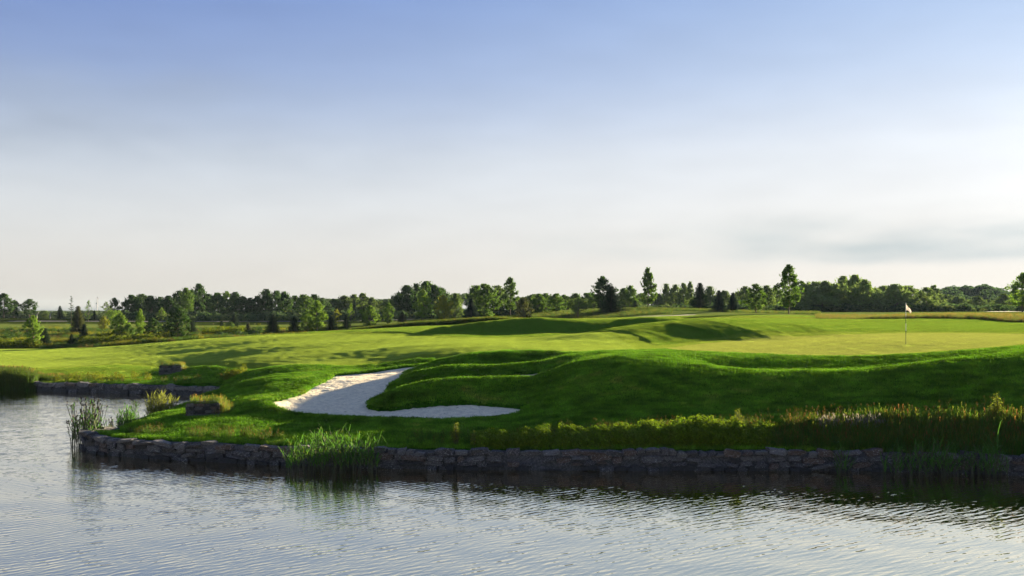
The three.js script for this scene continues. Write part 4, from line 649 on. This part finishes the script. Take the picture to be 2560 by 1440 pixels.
reeds('bright green leafy reed clump, the middle of three on the headland\'s left shore', -15.15, 36.2, 0.45, 0.4, 130, 1.25, 603, { leaves: 6, from: 0.25, leafLen: 0.36, lean: 0.2, wind: 0.1 });
reeds('tall yellow-green reed clump against the far stone wall', -15.45, 40.4, 0.62, 0.5, 230, 1.42, 604, { leaves: 4, from: 0.15, leafLen: 0.5, lean: 0.1, mat: leafMats.yellowreed, wind: 0.06 });
reeds('few dry stalks between the rushes and the bright reed clump', -15.05, 34.6, 0.35, 0.4, 26, 0.95, 605, { leaves: 1, stems: 1, heads: 0.5, leafLen: 0.2 });
reeds('thin dark stand of reeds in the shaded water by the right of the near wall', 12.9, 27.35, 1.9, 0.35, 150, 1.1, 606, { leaves: 3, from: 0.3, stems: 0.8, leafLen: 0.5 });
reeds('single narrow clump of cattail leaves by the wall near the right edge', 14.1, 27.1, 0.16, 0.12, 14, 1.5, 607, { leaves: 2, from: 0.2, leafLen: 0.9, lean: 0.06 });
reeds('slender clump of cattail leaves in front of the near wall', 10.0, 27.75, 0.22, 0.15, 16, 1.05, 608, { leaves: 2, from: 0.2, leafLen: 0.7, lean: 0.06 });

// leafy yellow-lit shrubs that stand above the weeds
function shrub(label, px, d, h, w, n, seed, mat) {
  const x = (px - 1280) / 2300 * d, t = thing('shrub', label, 'shrub'), r = rng(seed), P = [], C = [], TP = [], TI = []; t.position.set(x, landAt(x, d) - 0.02, -d);
  for (let b = 0; b < n; b++) {
    const a = r() * 6.283, L = h * (0.45 + 0.6 * r()), q = w * (0.2 + 0.8 * r()) * (1.25 - L / h), tip = new THREE.Vector3(Math.cos(a) * q, L, Math.sin(a) * q), root = new THREE.Vector3(Math.cos(a) * 0.04, 0, Math.sin(a) * 0.04); tube(TP, TI, root, tip, 0.008, 0.003, 4);
    for (let i = 0; i < 14; i++) { const u = 0.3 + 0.72 * r(), c = root.clone().lerp(tip, u); leafCard(P, C, r, c.x + (r() - 0.5) * 0.1, c.y + (r() - 0.5) * 0.08, c.z + (r() - 0.5) * 0.1, 0.034, 0, 1, 0, 0.85 + 0.3 * r()); }
  }
  mesh('stems', geoOf(TP, TI), greenStem, t); mesh('leaves', leafGeo(P, C), mat, t);
}
leaf('weedleaf', 0.16, 0.20, 0.014, 0.5); const greenStem = new THREE.MeshStandardMaterial({ color: new THREE.Color().setRGB(0.06, 0.075, 0.02), roughness: 1 });
shrub('lone upright yellow-green shrub at the left end of the weeds on the wall', 1140, 29.2, 0.72, 0.26, 30, 611, leafMats.weedleaf);
shrub('tall yellow-green willow shrub in the grass near the right edge', 2490, 29.6, 1.08, 0.5, 46, 612, leafMats.weedleaf);
shrub('low yellow-green weed shrub just right of the lone upright one', 1185, 29.1, 0.5, 0.22, 20, 613, leafMats.weedleaf);
shrub('yellow-green weed bush at the right end of the yellow weeds', 1845, 29.3, 0.95, 0.3, 26, 614, leafMats.weedleaf);

// ---------------------------------------------------------------- overgrown stone blocks on the banks
function stoneBlock(label, px, d, w, h, depth, turn, seed, cover) {
  const x = (px - 1280) / 2300 * d, t = thing('stone_block', label, 'stone block'), r = rng(seed); t.position.set(x, landAt(x, d) - 0.12, -d); t.rotation.y = turn;
  const core = new THREE.BoxGeometry(w - 0.12, h - 0.02, depth - 0.12); core.translate(0, h / 2, 0); mesh('mortar', core, mortarMat, t);
  const rows = 5;
  for (let c = 0; c < rows; c++) for (const f of [0, 1, 2]) {   // front, left and right faces
    const Lf = f === 0 ? w : depth; let s = -0.05 * r();
    while (s < Lf - 0.05) {
      const L = Math.min(0.16 + 0.22 * r(), Lf - s + 0.04), m = s + L / 2 - Lf / 2; s += L + 0.015;
      const st = mesh('stone', stoneGeos[Math.floor(r() * 9)], stoneMat[Math.floor(r() * 5)], t), hh = (h / rows) * (0.8 + 0.18 * r()), out = 0.03 * r();
      st.scale.set(L, hh, 0.14);
      if (f === 0) st.position.set(m, (c + 0.5) * h / rows, depth / 2 - 0.06 + out); else { st.position.set((f === 1 ? -1 : 1) * (w / 2 - 0.06 + out), (c + 0.5) * h / rows, m); st.rotation.y = Math.PI / 2; }
    }
  }
  const sod = []; const n = 140;
  for (let i = 0; i < n; i++) { const right = r() < cover; const xx = right ? w / 2 + (r() - 0.3) * 0.5 : (r() - 0.45) * w, zz = (r() - 0.5) * depth, yy = right ? h * (0.95 - 1.1 * Math.max(0, xx - w / 2)) * (0.3 + 0.7 * r()) : h - 0.02; sod.push([xx, yy, zz, r() * 6.28, 0.22 + 0.18 * r(), 1, tintJit(r, r() < 0.35 ? [0.22, 0.19, 0.03] : [0.10, 0.17, 0.02], 0.25)]); }
  stuff('grass_tuft', null, null, tuftGeo(seed + 5, 14, 0.8, 0.3, 0.03, 0.5, 0.15, [1.6, 1.0, 1], 2), leafMats.blade, sod, t);
  const turfTop = new THREE.BoxGeometry(w - 0.05, 0.06, depth - 0.05, 6, 1, 4); turfTop.translate(0, h + 0.01, 0); const tp = turfTop.attributes.position; for (let i = 0; i < tp.count; i++) if (tp.getY(i) > h) tp.setY(i, tp.getY(i) + 0.05 * noise2(tp.getX(i) * 4, tp.getZ(i) * 4)); turfTop.computeVertexNormals();
  mesh('sod', turfTop, sodMat, t);
}
const sodMat = new THREE.MeshStandardMaterial({ color: new THREE.Color().setRGB(0.07, 0.11, 0.02), roughness: 1 });
stoneBlock('overgrown square block of stacked stone on the headland, left of the bunker', 512, 35.6, 1.2, 0.66, 0.9, 0.12, 621, 0.45);
stoneBlock('overgrown square block of stacked stone above the far wall', 430, 60.5, 1.35, 0.72, 1.0, 0.12, 622, 0.35);

// ---------------------------------------------------------------- flagstick on the green
{
  const x = 20.55, d = 48, t = thing('flagstick', 'golf flagstick with a drooping pale flag on the putting green', 'flagstick'); t.position.set(x, landAt(x, d) - 0.02, -d);
  const white = new THREE.MeshStandardMaterial({ color: new THREE.Color().setRGB(0.75, 0.75, 0.73), roughness: 0.5 }), dark = new THREE.MeshStandardMaterial({ color: new THREE.Color().setRGB(0.012, 0.05, 0.03), roughness: 0.5 });
  for (const [a, b, m] of [[0, 0.7, dark], [0.7, 1.08, white], [1.08, 1.44, dark], [1.44, 2.14, white]]) { const g = new THREE.CylinderGeometry(0.014, 0.014, b - a, 10); g.translate(0, (a + b) / 2, 0); mesh('pole_section', g, m, t); }
  const knob = new THREE.SphereGeometry(0.02, 10, 8); knob.translate(0, 2.15, 0); mesh('knob', knob, white, t);
  // cloth hanging from the pole in folds, its free corner blown to the right
  const nu = 16, nv = 14, P = [], uv = [], I = [];
  for (let j = 0; j <= nv; j++) for (let i = 0; i <= nu; i++) { const u = i / nu, v = j / nv; P.push(0.014 + u * 0.27 * (1 - 0.1 * v) , 2.12 - v * 0.32 * (1 - 0.66 * u) - u * 0.40 - 0.03 * Math.sin(u * 7 + v * 2), 0.05 * Math.sin(u * 9 + v * 3) * u + 0.02 * Math.sin(v * 8)); uv.push(u, 1 - v); }
  for (let j = 0; j < nv; j++) for (let i = 0; i < nu; i++) { const a = j * (nu + 1) + i; I.push(a, a + nu + 1, a + 1, a + 1, a + nu + 1, a + nu + 2); }
  const cv = document.createElement('canvas'); cv.width = cv.height = 128; const g = cv.getContext('2d'); g.fillStyle = '#a89d96'; g.fillRect(0, 0, 128, 128); g.strokeStyle = '#3b3440'; g.lineWidth = 7; g.lineCap = 'round'; g.beginPath();
  for (const [a, b, c, e] of [[38, 30, 52, 44], [52, 30, 40, 50], [58, 52, 72, 66], [72, 54, 60, 72], [78, 74, 92, 86], [64, 84, 84, 70]]) { g.moveTo(a, b); g.lineTo(c, e); } g.stroke();
  const map = new THREE.CanvasTexture(cv); map.colorSpace = THREE.SRGBColorSpace;
  mesh('flag', geoOf(P, I, null, uv), new THREE.MeshPhysicalMaterial({ map, roughness: 1, transmission: 0.45, thickness: 0, side: THREE.DoubleSide }), t);
}

// ---------------------------------------------------------------- far left: concrete posts and radio mast, cart path
function post(label, px, top, d) {
  const x = (px - 1280) / 2300 * d, y = landAt(x, d) - 0.1, h = EYE - (top - HOR) / 2300 * d - y, t = thing('fence_post', label, 'post', 'concrete fence posts'); t.position.set(x, y, -d);
  const m = new THREE.MeshStandardMaterial({ color: new THREE.Color().setRGB(0.22, 0.21, 0.2), roughness: 1 });
  const g = new THREE.CylinderGeometry(0.13, 0.15, h - 0.55, 8); g.translate(0, (h - 0.55) / 2, 0); mesh('shaft', g, m, t);
  const a = new THREE.CylinderGeometry(0.08, 0.12, 0.75, 8); a.translate(0, 0.33, 0); a.rotateZ(-0.6); a.translate(0, h - 0.6, 0); mesh('bent_arm', a, m, t);
}
post('bent-topped concrete post beside the round-headed tree on the left', 92, 780, 195);
post('bent-topped concrete post between the hazy round tree and the small spruce', 125, 780, 195);
{
  const d = 420, x = (243 - 1280) / 2300 * d, y = 2.5, h = EYE - (743 - HOR) / 2300 * d - y, t = thing('radio_mast', 'thin radio mast with small dishes on the left skyline', 'mast'); t.position.set(x, y, -d);
  const m = new THREE.MeshStandardMaterial({ color: new THREE.Color().setRGB(0.3, 0.3, 0.31), roughness: 0.7 });
  const g = new THREE.CylinderGeometry(0.09, 0.16, h, 6); g.translate(0, h / 2, 0); mesh('pole', g, m, t);
  for (const [dx, dy, s] of [[-0.35, 0.62, 0.3], [0.28, 0.97, 0.2], [-0.25, 0.45, 0.2]]) { const k = new THREE.CylinderGeometry(s, s * 0.6, 0.25, 12); k.rotateX(Math.PI / 2); k.translate(dx, h * dy, 0.1); mesh('dish', k, m, t); }
}
function ribbon(name, pts, width, mat) {
  const P = [], I = [], uv = [], path = pathAlong(pts), n = Math.ceil(path.len / 1.5), M = 3;
  for (let i = 0; i <= n; i++) { const [p, t] = path.at(i / n * path.len), q = new THREE.Vector3(-t.z, 0, t.x).normalize(); for (let k = 0; k <= M; k++) { const o = (k / M - 0.5) * width, x = p.x + q.x * o, z = p.z + q.z * o; P.push(x, landAt(x, -z) + 0.06, z); uv.push(x, -z); } }
  for (let i = 0; i < n; i++) for (let k = 0; k < M; k++) { const a = i * (M + 1) + k; I.push(a, a + M + 1, a + 1, a + 1, a + M + 1, a + M + 2); }
  struct(name, geoOf(P, I, null, uv), mat);
}
const pathMat = new THREE.MeshStandardMaterial({ color: new THREE.Color().setRGB(0.12, 0.12, 0.12), roughness: 1, side: THREE.DoubleSide });
ribbon('cart_path', [[-92, 168], [-70, 172], [-50, 174], [-30, 170], [-16, 160]], 2.2, pathMat);
ribbon('dirt_path', [[15, 108], [17, 106], [19, 105.5], [21, 107]], 1.6, new THREE.MeshStandardMaterial({ color: new THREE.Color().setRGB(0.13, 0.11, 0.085), roughness: 1, side: THREE.DoubleSide }));
ribbon('road', [[78, 150], [95, 148], [130, 150]], 7, pathMat);
renderer.render(scene, camera);
